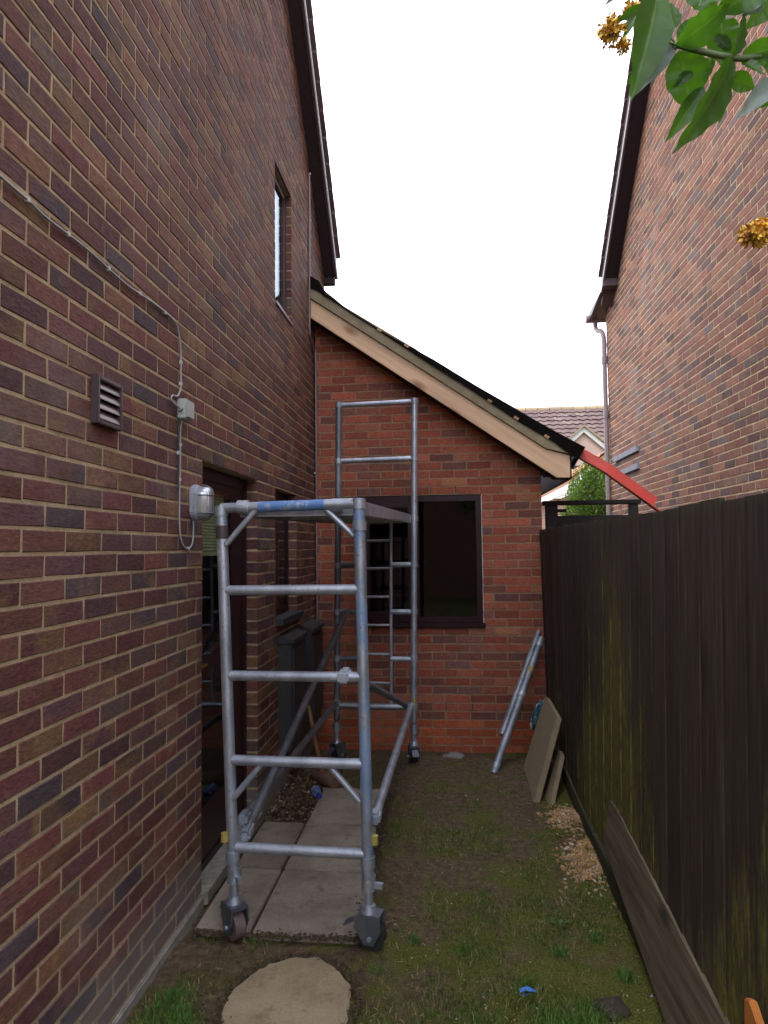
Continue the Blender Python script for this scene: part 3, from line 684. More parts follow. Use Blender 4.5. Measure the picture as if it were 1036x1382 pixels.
# fixtures on the left wall
vt = thing('air_vent', 'small square brown louvred vent fixed on the left brick wall', 'vent', (LX, 2.262, 2.14))
b = MB(); y0, y1, z0, z1 = 2.172, 2.352, 2.138, 2.308
for a, c, e, f in ((y0, y0 + .016, z0, z1), (y1 - .016, y1, z0, z1), (y0 + .016, y1 - .016, z1 - .016, z1), (y0 + .016, y1 - .016, z0, z0 + .016)): b.box((LX, a, e), (LX + .028, c, f))
b.build('frame', 'brown_pvc', vt, bevel=.003)
b = MB(); b.box((LX + .001, y0 + .01, z0 + .01), (LX + .004, y1 - .01, z1 - .01)); b.build('backing', 'rubber', vt)
for i in range(4):
    z = z0 + .036 + i * .0345
    pts = [(LX + .006 + .018 * cos(t), z - .016 + .032 * (t / 1.7)) for t in np.linspace(0.0, 1.7, 6)]
    s = MB(); n = len(pts)
    s.add([(p[0], y0 + .014, p[1]) for p in pts] + [(p[0], y1 - .014, p[1]) for p in pts], [(k, k + 1, n + k + 1, n + k) for k in range(n - 1)], True)
    s.add([(p[0] - .003, y0 + .014, p[1]) for p in pts] + [(p[0] - .003, y1 - .014, p[1]) for p in pts], [(k, k + 1, n + k + 1, n + k) for k in range(n - 1)], True)
    s.build('louvre', 'grey_pvc', vt, recalc=False)

jb = thing('junction_box', 'small pale grey junction box on the left wall where the cable turns down', 'junction box', (LX, 2.96, 2.30))
b = MB(); b.box((LX, 2.915, 2.297), (LX + .042, 3.005, 2.388)); b.build('housing', 'box_grey', jb, bevel=.004)
b = MB(); b.box((LX + .042, 2.922, 2.303), (LX + .050, 3.0, 2.382)); b.build('lid', 'box_grey', jb, bevel=.003)
b = MB(); b.tube((LX + .02, 2.915, 2.34), (LX + .02, 2.898, 2.34), .011); b.build('gland', 'cable', jb)
def smooth_pts(pts, n=8):
    P = [Vector(p) for p in pts]; out = []
    for i in range(len(P) - 1):
        p0, p1, p2, p3 = P[max(i - 1, 0)], P[i], P[i + 1], P[min(i + 2, len(P) - 1)]
        for k in range(n):
            t = k / n; out.append(0.5 * ((2 * p1) + (p2 - p0) * t + (2 * p0 - 5 * p1 + 4 * p2 - p3) * t * t + (3 * p1 - p0 - 3 * p2 + p3) * t ** 3))
    return out + [P[-1]]
def cable(name, pts, r, mat, label, clips=()):
    t = thing(name, label, name.replace('_', ' '), (LX, pts[0][1], pts[0][2]))
    b = MB(); b.path(smooth_pts(pts), r, 8); b.build('sheath', mat, t)
    for (y, z) in clips:
        b = MB(); b.box((LX, y - .006, z - .008), (LX + 2 * r + .006, y + .006, z + .008)); b.build('clip', 'white_pvc', t, bevel=.002)
    return t
xw = LX + .008
cable('cable', [(xw, 1.0, 2.74), (xw, 1.4, 2.735), (xw, 1.689, 2.724), (xw, 1.80, 2.722), (xw, 1.895, 2.715), (xw, 2.128, 2.722), (xw, 2.40, 2.712), (xw, 2.648, 2.728), (xw, 2.84, 2.728), (xw, 2.905, 2.70), (xw, 2.935, 2.62), (xw, 2.94, 2.50),
      (xw, 2.938, 2.44), (xw, 2.90, 2.395), (xw, 2.845, 2.385), (xw, 2.84, 2.36), (LX + .02, 2.898, 2.34)], .0042, 'cable',
      'grey cable clipped diagonally along the left wall down to the junction box', [(1.80, 2.722), (2.01, 2.719), (2.27, 2.716), (2.52, 2.72), (2.76, 2.729), (2.94, 2.56), (2.94, 2.46)])
cable('cable', [(LX + .02, 2.945, 2.30), (xw, 2.940, 2.26), (xw, 2.937, 2.10), (xw, 2.930, 1.90), (xw, 2.935, 1.80), (xw, 2.955, 1.745), (xw, 2.99, 1.715), (xw, 3.04, 1.708), (xw, 3.085, 1.73), (xw, 3.10, 1.78), (xw, 3.10, 1.85)], .004, 'cable',
      'looping grey cable hanging from the junction box to the bulkhead lamp', [(2.939, 2.18), (2.933, 2.02), (3.04, 1.708)])
cable('cable', [(LX + .02, 2.925, 2.30), (xw, 2.918, 2.26), (xw, 2.917, 2.10), (xw, 2.912, 1.97)], .0035, 'grey_box',
      'short dark cable end running straight down below the junction box', [(2.917, 2.14)])
cable('cable', [(LX + .01, 5.915, 5.15), (LX + .01, 5.91, 4.7), (LX + .01, 5.90, 4.2), (LX + .01, 5.885, 3.70), (LX + .01, 5.93, 3.62), (LX + .012, 6.09, 3.54), (LX + .022, 6.11, 3.45), (LX + .022, 6.11, 2.4), (LX + .022, 6.11, 0.0)], .010, 'grey_pvc',
      'thin vertical conduit near the house corner running down behind the extension roof', [(5.915, 5.14), (5.912, 4.70), (5.888, 3.80), (6.11, 2.40)])

lm = thing('bulkhead_lamp', 'silver ribbed bulkhead lamp with wire cage on the wall beside the door', 'lamp', (LX, 3.11, 1.92))
b = MB()
def oval(cy, cz, ry, rz, n=24): return [(cy + ry * cos(2 * pi * k / n) , cz + (rz - ry) * (1 if sin(2 * pi * k / n) > 0 else -1) + ry * sin(2 * pi * k / n)) for k in range(n)]
b.prism(oval(3.11, 1.925, .050, .088), 'X', LX, LX + .034); b.build('base', 'cast_collar', lm, bevel=.006)
b = MB(); secs = [(LX + .034, 1.0), (LX + .058, .97), (LX + .08, .84), (LX + .092, .6), (LX + .097, .25)]
for x, k in secs: b.v += [(x, y, z) for y, z in oval(3.11, 1.925, .044 * k, .080 - .044 + .044 * k)]
for i in range(len(secs) - 1):
    for k in range(24): b.f.append((i * 24 + k, i * 24 + (k + 1) % 24, (i + 1) * 24 + (k + 1) % 24, (i + 1) * 24 + k)); b.smooth.append(True)
b.f.append(tuple(96 + k for k in range(24))); b.smooth.append(True)
t = NT('ribbed_lamp_glass'); rb = t.n('ShaderNodeTexWave'); rb.wave_type = 'BANDS'; rb.bands_direction = 'Y'; rb.inputs['Scale'].default_value = 40; t.l(t.objc(), rb.inputs['Vector'])
t.bump(rb.outputs['Fac'], .5, .004); M['lampglass'] = t.fin((0.5, 0.54, 0.58), 0.22, 0.55)
b.build('globe', 'lampglass', lm)
for dz in (-.05, 0.035):
    b = MB(); pts = [(LX + .045 + .058 * sin(a), 3.11 - .050 * cos(a), 1.925 + dz) for a in np.linspace(0, pi, 12)]; b.path(pts, .003, 6); b.build('cage_wire', 'castor_metal', lm)
b = MB(); pts = [(LX + .045 + .057 * min(1, 1.3 * sin(a)), 3.11, 1.925 - .086 * cos(a)) for a in np.linspace(0, pi, 14)]; b.path(pts, .003, 6); b.build('cage_wire', 'castor_metal', lm)

for (ya, yb, zt, lab) in ((4.74, 5.20, 1.06, 'dark grey meter box on the left wall under the small window sill'), (5.46, 5.93, 1.05, 'dark grey meter box on the left wall next to the extension corner')):
    mbx = thing('meter_box', lab, 'meter box', (LX, (ya + yb) / 2, .30), 'meter boxes on the left wall')
    b = MB(); b.box((LX, ya, .28), (LX + .10, yb, zt - .03)); b.build('cabinet', 'grey_box', mbx, bevel=.006)
    b = MB(); b.add([(LX, ya - .01, zt - .03), (LX + .12, ya - .01, zt - .03), (LX + .12, yb + .01, zt - .03), (LX, yb + .01, zt - .03), (LX, ya - .01, zt + .03), (LX + .12, ya - .01, zt - .005), (LX + .12, yb + .01, zt - .005), (LX, yb + .01, zt + .03)],
                    [(0, 1, 2, 3), (4, 5, 6, 7), (0, 1, 5, 4), (1, 2, 6, 5), (2, 3, 7, 6), (3, 0, 4, 7)]); b.build('lid', 'grey_box', mbx, bevel=.003)
    b = MB(); b.box((LX + .10, ya + .03, .33), (LX + .112, yb - .03, zt - .07)); b.build('door', 'grey_box', mbx, bevel=.003)

# ================================================================== EXTENSION
EY = 6.14
ex = thing('brick_extension', 'single storey red brick extension at the end of the passage with sloping felt roof', 'extension', (-.15, EY, 0))
emap = lambda u, v, w: np.array((u, EY - w, v))
eb = lambda x: 3.803 - 0.696 * (x + 1.185)
etop = Top([(-1.188, eb(-1.188) + .03), (0.87, eb(.87) + .03)])
EWIN = (-0.80, 0.335, 0.985, 2.175)
mb = brick_wall(ex, emap, ((1, 0, 0), (0, 0, 1), (0, -1, 0)), False, -1.188, 0.87, -0.20, 3.9, etop, [EWIN], 'brick_ext', 'mortar_ext', 'brickwork', 300,
                (0.205, 2.182 - 29 * .075), None, lambda z: 'brick_base' if z < 0.16 else 'brick_ext')
mb.build('mortar_bed', 'mortar_ext', ex, recalc=False)
b = MB(); b.quad((.868, EY + .002, -.2), (.868, 10.4, -.2), (.868, 10.4, 2.4), (.868, EY + .002, 2.4)); b.quad((-1.19, 10.4, -.2), (.87, 10.4, -.2), (.87, 10.4, 2.4), (-1.19, 10.4, 3.8))
b.build('wall', 'far_brick', ex, recalc=False)
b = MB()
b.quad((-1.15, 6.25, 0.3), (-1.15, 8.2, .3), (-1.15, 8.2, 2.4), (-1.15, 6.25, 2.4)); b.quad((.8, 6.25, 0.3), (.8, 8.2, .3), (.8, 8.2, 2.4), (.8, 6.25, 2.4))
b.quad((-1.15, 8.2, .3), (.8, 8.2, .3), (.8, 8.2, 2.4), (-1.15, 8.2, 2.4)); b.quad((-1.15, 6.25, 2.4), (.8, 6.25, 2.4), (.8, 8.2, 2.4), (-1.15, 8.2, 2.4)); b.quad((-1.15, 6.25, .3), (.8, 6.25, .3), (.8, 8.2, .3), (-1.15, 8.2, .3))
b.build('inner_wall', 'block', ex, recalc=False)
# weep vents between bricks of the course over the window and low on the wall
for x, z in [(-.575, 2.221), (-.35, 2.221), (-.125, 2.221), (0.1, 2.221), (-.8, 2.221)] + [(x, .27) for x in (-.69, -.24, -.015 + .0, .22, .66)]:
    b = MB(); b.box((x - .004, EY - .001, z - .03), (x + .004, EY + .02, z + .032)); b.build('weep_vent', 'rubber', ex)
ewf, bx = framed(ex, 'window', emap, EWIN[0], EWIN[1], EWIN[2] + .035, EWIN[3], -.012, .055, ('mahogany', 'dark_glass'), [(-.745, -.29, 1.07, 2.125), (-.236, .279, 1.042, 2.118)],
                 (EWIN[0] - .02, EWIN[1] + .015, EWIN[2] - .005, EWIN[2] + .034, -.06, .035))
b = MB(); bx(b, -.29, -.238, 1.075, 2.12, -.07, -.013); b.build('mullion', 'mahogany', ewf, bevel=.003)
b = MB()
a, c = -.745, -.29
for q in ((a, a + .05, 1.075, 2.12), (c - .05, c, 1.075, 2.12), (a + .05, c - .05, 2.07, 2.12), (a + .05, c - .05, 1.075, 1.125)): bx(b, *q, -.058, -.016)
b.build('sash', 'mahogany', ewf, bevel=.003)
b = MB(); bx(b, EWIN[1] - .004, EWIN[1] + .003, EWIN[2] + .03, EWIN[3], -.02, -.008); b.build('sealant_bead', 'white_paint', ewf)
# verge: soffit, barge board, undercloak, battens, felt
b = MB(); pl = [(-1.188, eb(-1.188)), (.978, eb(.978)), (1.088, 2.296), (1.088, 2.312), (.978, eb(.978) + .014), (-1.188, eb(-1.188) + .014)]
b.prism(pl, 'Y', 5.951, EY + .02); b.build('soffit', 'soffit', ex)
b = MB(); b.prism([(-1.186, 3.975), (.886, 2.547), (1.092, 2.484), (1.090, 2.294), (.976, 2.294), (-1.186, 3.800)], 'Y', 5.928, 5.95); b.build('barge_board', 'pine', ex, bevel=.002)
b = MB(); b.box((1.090, 5.95, 2.29), (1.108, 10.3, 2.49)); b.build('fascia_board', 'soffit', ex)
b = MB(); b.prism([(.87, 2.31), (1.088, 2.31), (1.088, 2.47), (.87, 2.47)], 'Y', 6.02, 6.04); b.build('rafter_foot', 'soffit', ex)
b = MB()
top = [(-1.186, 4.09), (-.9, 3.90), (-.241, 3.475), (.409, 2.985), (.80, 2.715), (1.11, 2.512)]; bot = [(1.13, 2.487), (.886, 2.551), (-1.186, 3.979)]
b.prism(top + bot, 'Y', 5.905, 6.35); b.build('undercloak', 'undercloak', ex)
for (x, z) in [(-1.02, 3.955), (-.555, 3.622), (-.314, 3.47), (-.08, 3.29), (.167, 3.118), (.409, 2.948), (.636, 2.79), (.894, 2.62), (1.10, 2.50)]:
    b = MB(); b.obox((x, 5.99, z + .03), (.82, 0, -.57), (0, 1, 0), (.57, 0, .82), (.045, .2, .024)); b.build('batten', 'batten', ex)
b = MB()   # felt: draped sheet, wavy lower lip at the verge
ft = [(-1.19, 4.19), (-1.10, 4.12), (-1.051, 4.05), (-.95, 3.945), (-.835, 3.85), (-.50, 3.635), (-.076, 3.36), (.30, 3.125), (.642, 2.905), (.95, 2.70), (1.216, 2.557)]
ys_ = [5.895, 5.93, 6.3, 7.2, 8.5, 10.4]; n = len(ft)
for j, y in enumerate(ys_):
    for i, (x, z) in enumerate(ft): b.v.append((x, y, z + (.012 * sin(i * 2.3 + j) if 0 < i < n - 1 else 0) + (0 if j else -.006)))
for j in range(len(ys_) - 1):
    for i in range(n - 1): b.f.append((j * n + i, j * n + i + 1, (j + 1) * n + i + 1, (j + 1) * n + i)); b.smooth.append(True)
o0 = len(b.v)
lip = [(-1.19, 4.07), (-1.10, 4.025), (-1.051, 3.985), (-.95, 3.92), (-.835, 3.835), (-.50, 3.60), (-.076, 3.305), (.30, 3.045), (.642, 2.80), (.95, 2.60), (1.14, 2.455)]
for i, (x, z) in enumerate(lip): b.v.append((x, 5.897 + .004 * sin(i * 1.7), z + .008 * sin(i * 3.1)))
for i in range(n - 1): b.f.append((i, i + 1, o0 + i + 1, o0 + i)); b.smooth.append(True)
b.v += [(1.216, y, 2.557) for y in (5.895, 10.4)] + [(1.115, y, 2.38) for y in (10.4, 5.91)]; k = len(b.v); b.f.append((k - 4, k - 3, k - 2, k - 1)); b.smooth.append(False)
fo = b.build('roof', 'black_felt', ex, recalc=False)
md = fo.modifiers.new('solid', 'SOLIDIFY'); md.thickness = 0.006

# ================================================================== RIGHT HOUSE
RX = 2.4
rh = thing('brick_house', 'tall pale brindled brick house on the right behind the fence with a downpipe', 'house', (RX, 6.0, 0))
rrake = lambda y: 5.505 - 0.98 * (y - 9.08)
RR, RE, RF_ = 4.4, 9.95, -0.8
rtop = Top([(RF_, rrake(RR) - .98 * (RR - RF_)), (RR, rrake(RR)), (9.25, rrake(9.25)), (RE, 5.14)])
rmap = lambda u, v, w: np.array((RX - w, u, v))
vis = lambda pc: pc[:, 1] < 716 - .178 * (pc[:, 0] - 728) + 8
mb = brick_wall(rh, rmap, ((0, 1, 0), (0, 0, 1), (-1, 0, 0)), True, 2.2, RE, -.08, 10.5, rtop, [], 'brick_right', 'mortar_right', 'brickwork', 300, (.03, .012), vis)
mb.build('mortar_bed', 'mortar_right', rh, recalc=False)
b = MB(); zE0, zE1, zR = rtop(RF_), rtop(RE), rtop(RR)
b.quad((RX + .01, RE, -.1), (10, RE, -.1), (10, RE, zE1), (RX + .01, RE, zE1)); b.quad((RX + .01, RF_, -.1), (10, RF_, -.1), (10, RF_, zE0), (RX + .01, RF_, zE0))
b.add([(RX + .006, RF_, -.1), (RX + .006, 2.2, -.1), (RX + .006, 2.2, rtop(2.2)), (RX + .006, RF_, zE0)], [(0, 1, 2, 3)])
b.build('wall', 'far_brick', rh, recalc=False)
rake_parts(rh, RX, 0.17, rrake, RR, 9.35, -1, zR, None, 26, 'r')
b = MB()
for y0, y1 in ((RR, 9.56), (RR, RF_ - .3)):
    z0 = rrake(RR); z1 = z0 - .98 * abs(y1 - RR)
    b.add([(10, y0, z0 + .02), (RX - .15, y0, z0 + .02), (RX - .15, y1, z1 + .02), (10, y1, z1 + .02), (10, y0, z0 + .19), (RX - .15, y0, z0 + .19), (RX - .15, y1, z1 + .19), (10, y1, z1 + .19)],
          [(0, 1, 2, 3), (4, 5, 6, 7), (0, 1, 5, 4), (1, 2, 6, 5), (2, 3, 7, 6), (3, 0, 4, 7)])
b.build('roof', 'pantile', rh)
z0 = rrake(9.35)
b = MB(); b.prism([(9.22, rrake(9.22) - .02), (9.22, 5.24), (9.36, 5.22), (10.12, 5.07), (10.12, 5.17), (9.36, z0 - .02)], 'X', RX - .20, RX + .1); b.build('eaves_box', 'brown_pvc', rh)
b = MB(); b.path([(RX - .24, 10.17, 5.10), (RX + 3, 10.17, 5.10)], .06, 12); b.build('gutter', 'grey_pvc', rh)
b = MB(); b.path(smooth_pts([(RX - .10, 10.17, 5.06), (RX - .10, 10.17, 4.97), (RX - .09, 10.10, 4.90), (RX - .06, 9.98, 4.84), (RX - .042, 9.93, 4.72), (RX - .042, 9.93, 4.4)], 5), .034, 12); b.path([(RX - .042, 9.93, 4.4), (RX - .042, 9.93, .0)], .034, 12)
dp = b.build('downpipe', 'grey_pvc', rh)
for z in (4.35, 3.55, 2.75, 1.95):
    b = MB(); b.tube((RX - .042, 9.93, z), (RX - .042, 9.93, z + .10), .041, 12); b.build('pipe_socket', 'grey_pvc', dp)
for z, ya in ((2.895, 8.48), (2.675, 8.47)):
    for i in range(4):
        b = MB(); a = ya + i * .285; b.box((RX - .035, a, z - .036), (RX + .0, a + .278, z + .036)); b.build('grey_brick', 'grey_brick', rh, bevel=.004)

# ================================================================== FENCE
fb_x = lambda y: float(np.interp(y, [1.0, 4.4, 5.2, 6.12], [.795, .815, .855, .882]))
fn = thing('timber_fence', 'dark stained upright board fence with green algae along the right side', 'fence', (.85, 3.5, 0))
y = 0.75; i = 0
while y < 6.1:
    wv = .172 + random.uniform(-.022, .03); y1 = min(y + wv, 6.11)
    zt = 1.842 + random.uniform(-.011, .009); zb = .10 + random.uniform(-.01, .01)
    def X(yy, z): return .85 + (fb_x(yy) - .85) * (1 - z / 1.842)
    mbd = MB(); vs = []
    t0, t1 = .0112, .0066   # feather edge: thick near edge overlaps the next board's thin edge
    for (yy, th) in ((y, t0), (y1 + .012, t1)):
        for z in (zb, zt): vs += [(X(yy, z) - th + random.uniform(-.001, .001), yy, z), (X(yy, z) + .006, yy, z)]
    mbd.add(vs, [(0, 1, 3, 2), (4, 6, 7, 5), (0, 2, 6, 4), (1, 5, 7, 3), (0, 4, 5, 1), (2, 3, 7, 6)])
    mbd.build('board', 'fence_wood', fn, bevel=.002)
    y = y1; i += 1
for (z0, z1) in ((.25, .34), (.95, 1.04), (1.60, 1.69)):
    b = MB(); xm = .85 + (fb_x(3) - .85) * (1 - z0 / 1.842); b.add([(.885, .75, z0), (.885, 6.0, z0), (.885, 6.0, z1), (.885, .75, z1), (.92, .75, z0), (.92, 6.0, z0), (.92, 6.0, z1), (.92, .75, z1)], [(0, 1, 2, 3), (4, 5, 6, 7), (0, 1, 5, 4), (1, 2, 6, 5), (2, 3, 7, 6), (3, 0, 4, 7)]); b.build('rail', 'fence_wood', fn)
b = MB(); b.box((.873, 6.00, -.2), (.95, 6.10, 1.83)); b.build('post', 'fence_wood', fn, bevel=.004)
for yy in (1.2, 3.2, 5.2):
    b = MB(); b.box((.92, yy - .05, -.3), (1.02, yy + .05, 1.80)); b.build('post', 'fence_wood', fn, bevel=.004)
for a, c in ((.75, 2.38), (2.385, 3.9), (3.905, 5.6)):
    b = MB(); xa, xc = fb_x(a), fb_x(c); b.add([(xa - .03, a, -.08), (xc - .03, c, -.08), (xc - .03, c, .115), (xa - .03, a, .115), (xa + .005, a, -.08), (xc + .005, c, -.08), (xc + .005, c, .115), (xa + .005, a, .115)],
        [(0, 1, 2, 3), (4, 5, 6, 7), (0, 1, 5, 4), (1, 2, 6, 5), (2, 3, 7, 6), (3, 0, 4, 7)]); b.build('gravel_board', 'gravel_board', fn, bevel=.003)

# gate beyond the fence
gt = thing('timber_gate', 'dark timber gate with open top rails between the extension corner and the right house', 'gate', (1.4, 6.5, 0))
for x, w in ((.955, .11), (1.73, .075)):
    b = MB(); b.box((x, 6.46, 0), (x + w, 6.54, 2.085)); b.build('post', 'gate_wood', gt, bevel=.004)
b = MB(); b.box((.93, 6.45, 2.088), (1.83, 6.56, 2.128)); b.build('top_rail', 'gate_wood', gt, bevel=.003)
b = MB(); b.box((1.066, 6.47, 1.905), (1.729, 6.53, 1.985)); b.build('rail', 'gate_wood', gt, bevel=.003)
b = MB(); b.box((1.066, 6.475, 2.02), (1.15, 6.525, 2.05)); b.build('hinge_block', 'gate_wood', gt, bevel=.003)
for i in range(5):
    b = MB(); b.box((1.068 + i * .132, 6.485, .06), (1.068 + i * .132 + .126, 6.515, 1.903)); b.build('board', 'gate_wood', gt, bevel=.003)
b = MB(); b.obox((1.30, 6.46, 1.78), (.92, 0, -.38), (0, 1, 0), (.38, 0, .92), (.55, .03, .07)); b.build('brace', 'gate_wood', gt, bevel=.003)

# red strip along the roof slope, sticking out past the eaves
rs = thing('red_strip', 'long red channel strip lying down the felt roof and sticking out past the eaves', 'roofing strip', (1.2, 6.0, 2.5))
cl = [(-.80, 6.12, 3.750), (.02, 6.10, 3.215), (.60, 6.06, 2.860), (1.16, 6.02, 2.50), (1.40, 5.98, 2.34), (1.86, 5.94, 1.97)]
def strip(mb, pts, dlo, dhi, y0, y1):
    n = len(pts); b0 = len(mb.v)
    for (x, yy, z) in pts: mb.v += [(x + dlo * .55, yy + y0, z + dlo * .83), (x + dhi * .55, yy + y0, z + dhi * .83), (x + dhi * .55, yy + y1, z + dhi * .83), (x + dlo * .55, yy + y1, z + dlo * .83)]
    for i in range(n - 1):
        for k in range(4): mb.f.append((b0 + i * 4 + k, b0 + i * 4 + (k + 1) % 4, b0 + (i + 1) * 4 + (k + 1) % 4, b0 + (i + 1) * 4 + k)); mb.smooth.append(False)
    mb.f += [(b0, b0 + 1, b0 + 2, b0 + 3), tuple(b0 + (n - 1) * 4 + k for k in range(4))]; mb.smooth += [False] * 2
b = MB(); strip(b, cl[:5] + [(1.78, 5.946, 2.034)], .0, .082, -.004, .004); b.build('upright_flange', 'red_paint', rs)
b = MB(); strip(b, cl, -.012, -.002, -.05, .03); b.build('base_flange', 'red_paint', rs)

# ================================================================== SCAFFOLD TOWER
tw = thing('scaffold_tower', 'narrow galvanised scaffold tower with platform and guard rail standing on castors', 'scaffold tower', (-.63, 4.1, 0))
FLt, FLb = Vector((-1.012, 2.97, 1.90)), Vector((-.955, 2.97, .30))
FRt, FRb = Vector((-.377, 2.93, 1.92)), Vector((-.350, 2.93, .30))
BLt, BLb = Vector((-.852, 5.41, 2.90)), Vector((-.888, 5.41, .33))
BRt, BRb = Vector((-.229, 5.37, 2.905)), Vector((-.270, 5.37, .33))
def on(t, b_, z): return b_ + (t - b_) * ((z - b_.z) / (t.z - b_.z))
def leg(t, b_, mat, col):
    m = MB(); m.tube(b_, t, .0255, 18); o = m.build('leg', mat, tw)
    for z in col:
        c = on(t, b_, z); m = MB(); m.tube(c - Vector((0, 0, .022)), c + Vector((0, 0, .022)), .031, 16); m.build('collar', 'cast_collar', o)
    return o
leg(FLt, FLb, 'tube', [1.875, .35]); leg(FRt, FRb, 'tube_blue', [1.895, 1.80, .36])
leg(BLt, BLb, 'tube_dark', [2.875, 2.415, 1.935, 1.565, 1.19, .818, .445]); leg(BRt, BRb, 'tube', [2.88, 2.418, 1.935, 1.565, 1.19, .818, .445])
m = MB(); c = on(FLt, FLb, 1.78); m.tube(c - Vector((0, 0, .03)), c + Vector((0, 0, .03)), .028, 16); m.build('tape_band', 'brown_pvc', tw)
def rung(a, b_, mat='tube', r=.0225, name='rung'):
    m = MB(); m.tube(a, b_, r, 16); return m.build(name, mat, tw)
for z in (1.517, 1.137, .766, .388): rung(on(FLt, FLb, z), on(FRt, FRb, z + .004))
trl = rung(on(FLt, FLb, 1.888), on(FRt, FRb, 1.898), 'tube', .0235, 'top_rail')
m = MB(); a_, c_ = on(FLt, FLb, 1.888), on(FRt, FRb, 1.898); m.tube(a_ + (c_ - a_) * .28, a_ + (c_ - a_) * .76, .0239, 16); m.build('paint_band', 'blue_paint', trl)
LSx, RSx = -.640, -.432
for z in (1.565, 1.19, .818):
    rung(on(BRt, BRb, z), Vector((RSx - (1.9 - z) * .012, 5.385, z)), 'tube', .0215); rung(on(BLt, BLb, z), Vector((LSx - (1.9 - z) * .012, 5.40, z)), 'tube_dark', .0215)
rung(on(BLt, BLb, .445), on(BRt, BRb, .442), 'tube', .0225)
rung(on(BLt, BLb, 1.93), on(BRt, BRb, 1.935), 'tube', .0225)
rung(on(BLt, BLb, 2.415), on(BRt, BRb, 2.418), 'tube', .020, 'guard_rail'); rung(on(BLt, BLb, 2.874), on(BRt, BRb, 2.879), 'tube', .020, 'guard_rail')
for sx, y in ((LSx, 5.40), (RSx, 5.385)):
    m = MB(); m.tube((sx, y, 1.92), (sx - .017, y, .46), .0135, 12); m.build('ladder_stile', 'tube', tw)
for z in (1.758, 1.537, 1.309, 1.084, .853, .626):
    dx = (1.9 - z) * .012; m = MB(); m.tube((LSx - dx, 5.40, z), (RSx - dx, 5.385, z), .0105, 10); m.build('ladder_rung', 'tube', tw)
# knee braces
for a, c in (((-.985, 2.955, 1.723), (-.848, 2.955, 1.876)), ((-.400, 2.945, 1.752), (-.532, 2.95, 1.88)), ((-.952, 2.955, .602), (-.826, 2.955, .75)), ((-.386, 2.945, .606), (-.515, 2.95, .75))):
    m = MB(); m.tube(a, c, .0135, 12); m.build('knee_brace', 'tube', tw)
# diagonal and horizontal braces
def brace(a, c, mat='tube', r=.0215):
    m = MB(); m.tube(a, c, r, 14); o = m.build('brace', mat, tw)
    a, c = Vector(a), Vector(c); d = (c - a).normalized()
    for p, s in ((a, 1), (c, -1)):
        m = MB(); q = p + d * (.03 * s); m.obox(q, d, d.cross(Vector((0, 0, 1))), Vector((0, 0, 1)), (.085, .05, .052)); m.build('hook', 'cast_collar', o, bevel=.012)
    return o
brace((-.912, 3.0, .425), (-.792, 5.37, 1.205), 'tube_dark')
brace((-.930, 3.02, .485), (-.880, 5.38, .478), 'tube_dark')
brace((-.328, 2.99, .515), (-.285, 5.32, .47))
brace((-.445, 2.975, 1.150), (-.325, 5.35, .462), 'tube_dark')
for p in ((-.985, 2.945, .44), (-.322, 2.925, .455), (-.262, 5.355, .50)):
    m = MB(); m.tube((p[0], p[1], p[2] - .018), (p[0], p[1], p[2] + .018), .017, 12); m.build('brace_clip', 'yellow', tw, bevel=.004)
# coupler clamps
m = MB(); m.box((-.475, 2.90, 1.118), (-.425, 2.985, 1.168)); m.build('clamp', 'cast_collar', tw, bevel=.008)
# platform
pf = MB(); n0, n1 = 3.0, 5.345; z0, z1 = 1.915, 1.965
P = lambda x, t, dz: (x + .10 * t, n0 + (n1 - n0) * t, z0 + (z1 - z0) * t + dz)
def bar(mb, xa, xb, ta, tb, da, db):
    vs = [P(xa, ta, da), P(xb, ta, da), P(xb, tb, da), P(xa, tb, da), P(xa, ta, db), P(xb, ta, db), P(xb, tb, db), P(xa, tb, db)]
    mb.add(vs, [(0, 3, 2, 1), (4, 5, 6, 7), (0, 1, 5, 4), (1, 2, 6, 5), (2, 3, 7, 6), (3, 0, 4, 7)])
bar(pf, -.905, -.40, .004, .996, -.022, -.004); pfo = pf.build('platform', 'deck_ply', tw)
for xa, xb in ((-.935, -.907), (-.398, -.370)):
    m = MB(); bar(m, xa, xb, 0, 1, -.068, 0); m.build('side_beam', 'tube', pfo, bevel=.004)
for ta, tb in ((0, .012), (.33, .345), (.66, .675), (.985, .997)):
    m = MB(); bar(m, -.906, -.399, ta, tb, -.066, -.024); m.build('cross_beam', 'tube', pfo)
for x in (-.905, -.475):
    m = MB(); c = Vector((x, 2.955, 1.892)); m.tube(c - Vector((.024, 0, 0)), c + Vector((.024, 0, 0)), .031, 14); m.box((x - .022, 2.96, 1.86), (x + .022, 3.01, 1.905)); m.build('hook', 'cast_collar', pfo, bevel=.004)
for x in (-.80, -.40):
    m = MB(); m.box((x - .02, 5.33, 1.93), (x + .02, 5.41, 1.967)); m.build('hook', 'cast_collar', pfo, bevel=.006)
